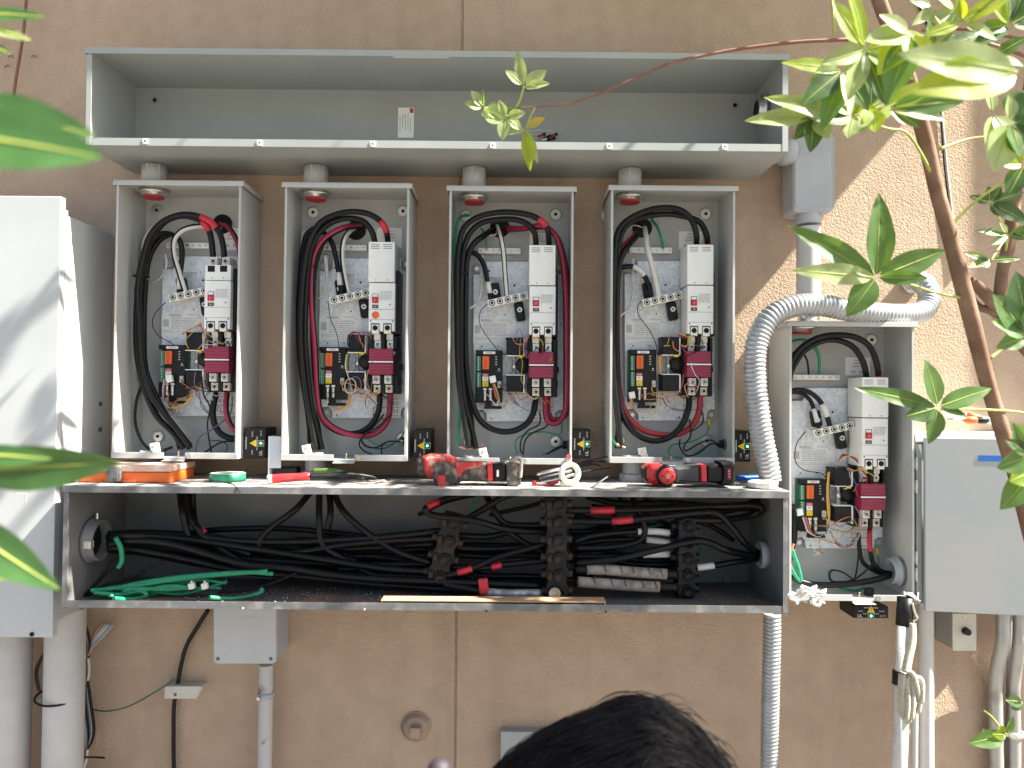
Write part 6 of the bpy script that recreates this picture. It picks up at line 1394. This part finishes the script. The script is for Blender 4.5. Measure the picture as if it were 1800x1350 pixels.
# ------------------------------------------------------------------ foliage
def leaf(mb, base, dirv, nrm, L_, W_, mm, droop=.12, fold=.18, wave=.0, rnd=random):
    x = dirv.normalized(); n = (nrm - x * nrm.dot(x)).normalized(); y = n.cross(x); N = 10; vs = []; ph = rnd.uniform(0, 6)
    for i_ in range(N + 1):
        t = i_ / N; w_ = W_ * .5 * (math.sin(math.pi * t ** .85) ** .8 if 0 < t < 1 else 0) * (1 - .25 * t) * 1.12
        c = base + x * L_ * t - n * (droop * L_ * t * t)
        for k, s_ in enumerate((-1, -.55, 0, .55, 1)):
            e_ = wave * L_ * math.sin(t * 14 + ph + s_ * 2) * abs(s_)
            vs.append(c + y * w_ * s_ + n * (fold * w_ * abs(s_) + e_))
    fs = [(i_ * 5 + k, i_ * 5 + k + 1, (i_ + 1) * 5 + k + 1, (i_ + 1) * 5 + k) for i_ in range(N) for k in range(4)]
    mb.add(vs, fs, mm, True)
    mb.tube([base + n * .0004, base + x * L_ * .5 - n * (droop * L_ * .25 - .0004), base + x * L_ * .97 - n * (droop * L_ * .94)], [.0011, .0008, .0002], GSTEM, seg=4, n=3, cap=False)
def PX(dist): return FPX / dist
def cluster(T, px, py, dist, leaves, seed=0, petiole=None):
    """leaves: (angle deg in the picture, 0 = right, ccw; length px; width px; material; tilt towards lens)"""
    rnd = random.Random(seed); c = PD(px, py, dist); m = MB(); k_ = dist / FPX
    for (a_, L_, W_, mm, tl) in leaves:
        dv = V(math.cos(R(a_)), -tl, math.sin(R(a_))); ct = math.cos(math.atan(tl))
        n = V(rnd.uniform(-.35, .35), -1, rnd.uniform(-.1, .5))
        leaf(m, c + dv.normalized() * .004, dv, n, L_ * k_ / max(.4, ct), W_ * k_ * 1.25, mm, droop=rnd.uniform(.03, .12), fold=rnd.uniform(.15, .35), wave=.007, rnd=rnd)
    if petiole: m.tube([c] + [PD(x, y, d) for x, y, d in petiole], .0015 * max(.7, dist), GSTEM, seg=6)
    return m.build('leaf_cluster', T)
TR = thing('broadleaf_tree', tuple(V(PD(1800, 900, 1.35).x + .15, PD(1800, 900, 1.35).y, 0)), 'slender brown-stemmed tree in front of the right side with palmate green leaves', 'tree')
def br(pts, r, mm=BARK, nm='trunk', par=None, seg=12): m = MB(); m.tube([PD(*p) for p in pts], r, mm, seg=seg); return m.build(nm, par or TR)
br([(1500, -160, 1.2), (1545, 0, 1.22), (1585, 100, 1.24), (1625, 240, 1.27), (1648, 340, 1.28), (1668, 410, 1.29), (1702, 540, 1.3), (1738, 680, 1.32), (1772, 790, 1.33), (1800, 890, 1.35), (1880, 1250, 1.4), (1930, 1800, 1.5), (1935, 2450, 1.55)], [.010, .011, .0115, .0125, .012, .0125, .0135, .0125, .013, .0135, .015, .017, .02])
br([(1840, -60, 1.7), (1815, 120, 1.7), (1795, 250, 1.7), (1785, 330, 1.72), (1775, 420, 1.72), (1760, 490, 1.72), (1765, 555, 1.72), (1800, 600, 1.7), (1870, 720, 1.68), (1900, 1100, 1.62), (1935, 1900, 1.57)], [.012, .013, .013, .014, .014, .013, .018, .02, .02, .02, .02], nm='limb')
br([(1705, 494, 1.72), (1720, 505, 1.72), (1745, 530, 1.72), (1775, 560, 1.72)], [.011, .0125, .0145, .017], nm='broken_limb')
br([(1708, 520, 1.74), (1722, 540, 1.74), (1745, 546, 1.73), (1780, 570, 1.72)], [.004, .008, .012, .017], nm='broken_limb')
br([(1830, 108, 1.5), (1760, 84, 1.5), (1700, 68, 1.48), (1640, 64, 1.46), (1560, 66, 1.44), (1480, 70, 1.42), (1400, 74, 1.42), (1300, 86, 1.43), (1240, 97, 1.43), (1182, 110, 1.43), (1120, 136, 1.43), (1060, 162, 1.43), (1000, 182, 1.43), (940, 188, 1.43), (905, 190, 1.43)], [.0042, .004, .0038, .0036, .0036, .0036, .0034, .0032, .003, .003, .0026, .0022, .0018, .0014, .0011], TWIG, 'twig', seg=7)
br([(1800, 70, 1.3), (1730, 56, 1.3), (1680, 52, 1.3), (1620, 54, 1.3)], [.003, .0026, .002, .0015], TWIG, 'twig', seg=6)
for pts_ in ([(1650, 330, 1.28), (1600, 240, 1.25), (1560, 226, 1.24), (1515, 212, 1.22), (1500, 200, 1.2)], [(1652, 262, 1.28), (1700, 245, 1.3), (1740, 240, 1.3)], [(1672, 396, 1.29), (1720, 350, 1.28), (1790, 305, 1.25), (1830, 285, 1.2)], [(1700, 525, 1.3), (1650, 516, 1.28), (1600, 500, 1.25), (1545, 487, 1.2)],
             [(1740, 630, 1.31), (1780, 600, 1.33), (1810, 580, 1.34)], [(1656, 720, 1.25), (1700, 719, 1.28), (1780, 723, 1.32), (1810, 728, 1.34)], [(1640, 80, 1.2), (1680, 45, 1.1), (1720, 20, 1.0), (1760, -10, .95)], [(1463, -20, 1.2), (1464, 20, 1.2), (1466, 60, 1.2)], [(1660, 90, 1.3), (1700, 70, 1.35), (1720, 60, 1.4)]):
    br(pts_, [.0032] + [.0022] * (len(pts_) - 1), GSTEM, 'stem', seg=7)
A_, B_, C_, D_ = LEAFA, LEAFB, LEAFC, LEAFD
cluster(TR, 921, 152, 1.42, [(102, 62, 17, C_, .1), (140, 40, 15, C_, .2), (38, 48, 20, C_, .0), (5, 42, 13, C_, .2), (-15, 20, 10, C_, .6)], 1, [(914, 175, 1.43), (906, 190, 1.43)])
cluster(TR, 850, 190, 1.42, [(125, 34, 18, C_, .1), (170, 30, 18, C_, .3), (-30, 45, 30, C_, .0), (90, 28, 8, A_, .3), (-70, 20, 12, C_, .4), (-10, 38, 26, C_, -.2)], 2, [(880, 192, 1.43), (906, 190, 1.43)])
cluster(TR, 890, 206, 1.42, [(115, 28, 12, C_, .2), (10, 30, 16, C_, .3), (-40, 34, 16, C_, .1), (-100, 40, 20, C_, .2), (45, 22, 8, A_, .2)], 3, [(900, 195, 1.43)])
cluster(TR, 925, 226, 1.42, [(-85, 74, 18, B_, .1), (200, 30, 16, C_, .2), (-70, 60, 12, C_, -.1), (30, 34, 14, LEAFY, .2)], 4, [(932, 205, 1.43), (940, 190, 1.43)])
cluster(TR, 1540, 488, 1.2, [(88, 146, 42, A_, .1), (149, 176, 34, A_, .05), (177, 152, 30, C_, .2), (22, 132, 38, A_, .0), (-2, 78, 22, A_, .3), (-128, 82, 38, A_, .1)], 5)
cluster(TR, 1648, 716, 1.25, [(105, 84, 34, A_, .1), (166, 145, 24, A_, .05), (22, 96, 28, A_, .1), (-165, 60, 30, D_, .2), (-105, 62, 30, A_, .15), (-20, 46, 18, D_, .3)], 6)
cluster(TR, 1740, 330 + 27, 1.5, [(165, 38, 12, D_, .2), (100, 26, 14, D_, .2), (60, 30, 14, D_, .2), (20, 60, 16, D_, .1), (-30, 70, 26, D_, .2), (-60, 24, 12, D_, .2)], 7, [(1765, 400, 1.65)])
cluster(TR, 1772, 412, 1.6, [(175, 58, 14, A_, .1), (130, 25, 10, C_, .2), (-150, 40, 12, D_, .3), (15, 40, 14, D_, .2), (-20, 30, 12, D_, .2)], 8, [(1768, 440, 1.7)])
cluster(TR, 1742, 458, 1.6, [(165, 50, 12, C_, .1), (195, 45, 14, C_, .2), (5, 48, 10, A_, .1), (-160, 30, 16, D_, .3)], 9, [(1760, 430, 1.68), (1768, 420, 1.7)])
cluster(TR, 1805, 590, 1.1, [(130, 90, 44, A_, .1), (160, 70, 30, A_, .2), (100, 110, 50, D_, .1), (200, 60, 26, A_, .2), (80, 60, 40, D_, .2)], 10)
cluster(TR, 1500, 205, 1.15, [(20, 80, 46, B_, .1), (60, 70, 40, B_, .2), (170, 160, 30, C_, .1), (135, 90, 40, C_, .2), (-110, 40, 26, C_, .3), (-60, 32, 26, C_, .3), (190, 70, 30, D_, .3)], 11)
cluster(TR, 1480, 125, 1.1, [(172, 105, 26, B_, .1), (220, 95, 34, D_, .2), (250, 110, 34, A_, .1), (200, 60, 34, C_, .2), (300, 80, 30, D_, .2), (270, 90, 22, C_, .4), (40, 60, 26, C_, .2)], 12)
cluster(TR, 1520, 88, 1.0, [(-70, 100, 36, D_, .1), (-110, 95, 30, C_, .1), (-40, 90, 26, C_, .3), (125, 100, 30, C_, .1), (110, 120, 26, B_, .3), (200, 80, 28, C_, .2), (10, 60, 24, B_, .2)], 13)
cluster(TR, 1600, 60, .95, [(250, 130, 44, A_, .1), (230, 90, 40, B_, .1), (190, 80, 40, C_, .1), (280, 60, 40, B_, .3), (150, 60, 26, C_, .1)], 14)
cluster(TR, 1560, 190, .9, [(5, 130, 34, A_, .1), (-10, 100, 26, C_, .1), (30, 90, 30, B_, .1), (-30, 60, 30, D_, .1)], 15)
cluster(TR, 1795, 128, .66, [(190, 200, 70, B_, .1), (172, 215, 60, C_, .1), (10, 60, 60, B_, .1)], 16)
cluster(TR, 1640, 90, 1.2, [(20, 110, 24, D_, .1), (150, 70, 26, B_, .1), (100, 50, 24, A_, .2), (60, 80, 20, A_, .2)], 17)
cluster(TR, 1775, 44, 1.15, [(210, 80, 26, D_, .1), (190, 70, 24, A_, .1), (140, 60, 24, B_, .3), (95, 60, 22, A_, .1), (70, 80, 30, D_, .1), (30, 50, 26, D_, .1), (0, 50, 26, A_, .1)], 18)
cluster(TR, 1775, 215, .9, [(-110, 90, 50, C_, .1), (-80, 60, 40, A_, .2), (-50, 70, 60, D_, .1), (30, 60, 60, D_, .1), (60, 60, 50, A_, .1), (100, 40, 24, C_, .3)], 19)
cluster(TR, 1745, 200, 1.15, [(-95, 80, 40, C_, .1), (100, 50, 20, C_, .1), (-60, 90, 40, C_, .2)], 20)
cluster(TR, 1800, 290, 1.0, [(130, 70, 30, B_, .1), (180, 50, 20, B_, .2), (-120, 60, 30, D_, .1), (60, 60, 40, B_, .1)], 21)
cluster(TR, 1810, 800, 1.0, [(200, 60, 36, A_, .1), (120, 60, 30, A_, .1), (150, 50, 20, D_, .2)], 22)
cluster(TR, 1812, 830, 1.05, [(230, 80, 40, A_, .1), (200, 40, 30, B_, .2)], 23)
cluster(TR, 1768, 1292, 1.7, [(190, 68, 24, A_, .1), (130, 20, 12, B_, .2), (75, 34, 12, A_, .2), (170, 24, 14, B_, .3)], 24, [(1745, 1262, 1.75), (1730, 1250, 1.8)])
cluster(TR, 1800, 1235, 1.6, [(170, 30, 16, D_, .1), (200, 24, 14, A_, .2)], 25)
cluster(TR, 1680, 20, 1.3, [(200, 50, 20, C_, .1), (150, 50, 18, C_, .2), (320, 50, 20, B_, .2)], 26)
cluster(TR, 1640, 15, 1.3, [(160, 40, 20, A_, .1), (220, 50, 16, C_, .2), (300, 60, 26, C_, .1)], 27)
cluster(TR, 1430, 205, 1.15, [(185, 120, 26, C_, .1), (230, 50, 22, D_, .1), (265, 60, 30, D_, .1), (300, 44, 26, C_, .2), (120, 40, 20, A_, .2)], 41)
cluster(TR, 1530, 190, 1.1, [(-80, 40, 34, B_, .1), (-120, 40, 22, C_, .2), (30, 70, 22, C_, .1), (90, 50, 20, D_, .1)], 42)
cluster(TR, 1690, 40, 1.0, [(30, 90, 26, B_, .2), (200, 70, 18, B_, .1), (-30, 60, 22, C_, .2), (100, 40, 18, B_, .2)], 43)
cluster(TR, 1745, 100, 1.2, [(190, 50, 16, C_, .2), (30, 60, 20, A_, .2), (-20, 50, 18, C_, .2), (150, 40, 14, B_, .2)], 44)
# crown above and to the right of the frame (throws the dappled shade)
rnd = random.Random(31)
for k in range(78):
    x = rnd.uniform(-.1, 2.5) if k > 8 else rnd.uniform(-.55, -.1); y = rnd.uniform(-1.15, -.5); z = rnd.uniform(2.75, 3.6)
    if y > -.52: continue
    c = V(x, y, z); m = MB(); n_ = rnd.randint(5, 7); a0 = rnd.uniform(0, 6)
    for q in range(n_):
        a_ = a0 + 6.283 * q / n_; dv = V(math.cos(a_), math.sin(a_), rnd.uniform(-.5, .1))
        leaf(m, c, dv, V(rnd.uniform(-.3, .3), rnd.uniform(-.3, .3), 1), rnd.uniform(.08, .15), rnd.uniform(.025, .042), rnd.choice((A_, A_, D_, B_)), rnd=rnd)
    m.build('leaf_cluster', TR)
for k in range(7):
    a = V(PD(1500, -160, 1.2).x, PD(1500, -160, 1.2).y, PD(1500, -160, 1.2).z); b = V(.4 + .3 * k, -.6 - .08 * (k % 4), 3.0 + .08 * k)
    m = MB(); m.tube([a, a.lerp(b, .5) + V(0, 0, .1), b], [.008, .005, .002], BARK, seg=8); m.build('branch', TR)
# plant in the left foreground, close to the lens
T2 = thing('foreground_plant', (-.62, -1.95, 0), 'out-of-focus plant leaves reaching in from the left edge close to the lens', 'plant')
m = MB(); m.tube([V(-.62, -1.95, 0), V(-.60, -1.93, .7), V(-.56, -1.9, 1.2), V(-.54, -1.88, 1.75)], [.012, .01, .008, .005], BARK, seg=8); m.build('stem', T2)
def nl(px, py, dist, a_, L_, W_, mm, tl=.05, up=.3, seed=1):
    rnd = random.Random(seed); c = PD(px, py, dist); m = MB(); k_ = dist / FPX; leaf(m, c, V(math.cos(R(a_)), tl, math.sin(R(a_))), V(0, -1, up), L_ * k_, W_ * k_ * 1.15, mm, droop=.06, fold=.2, wave=.004, rnd=rnd)
    m.tube([c, c.lerp(V(-.57, -1.9, c.z), .5) + V(0, 0, -.01), V(-.57, -1.9, c.z - .03)], .0018, GSTEM, seg=6); m.build('leaf', T2)
nl(-70, 185, .42, -10, 235, 70, LEAFN, seed=1); nl(-90, 235, .36, -6, 265, 105, LEAFN, seed=2); nl(-40, 25, .6, 2, 118, 26, LEAFN, seed=3); nl(-30, 45, .6, -14, 85, 20, C_, seed=4); nl(-30, 75, .6, -20, 52, 14, LEAFN, seed=5)
nl(-60, 825, .52, 2, 260, 72, LEAFN, seed=6, up=-.2); nl(-45, 798, .5, -3, 130, 34, LEAFN, seed=7); nl(-95, 905, .5, -35, 235, 66, LEAFN, seed=8); nl(-60, 980, .55, -30, 80, 24, B_, seed=9)
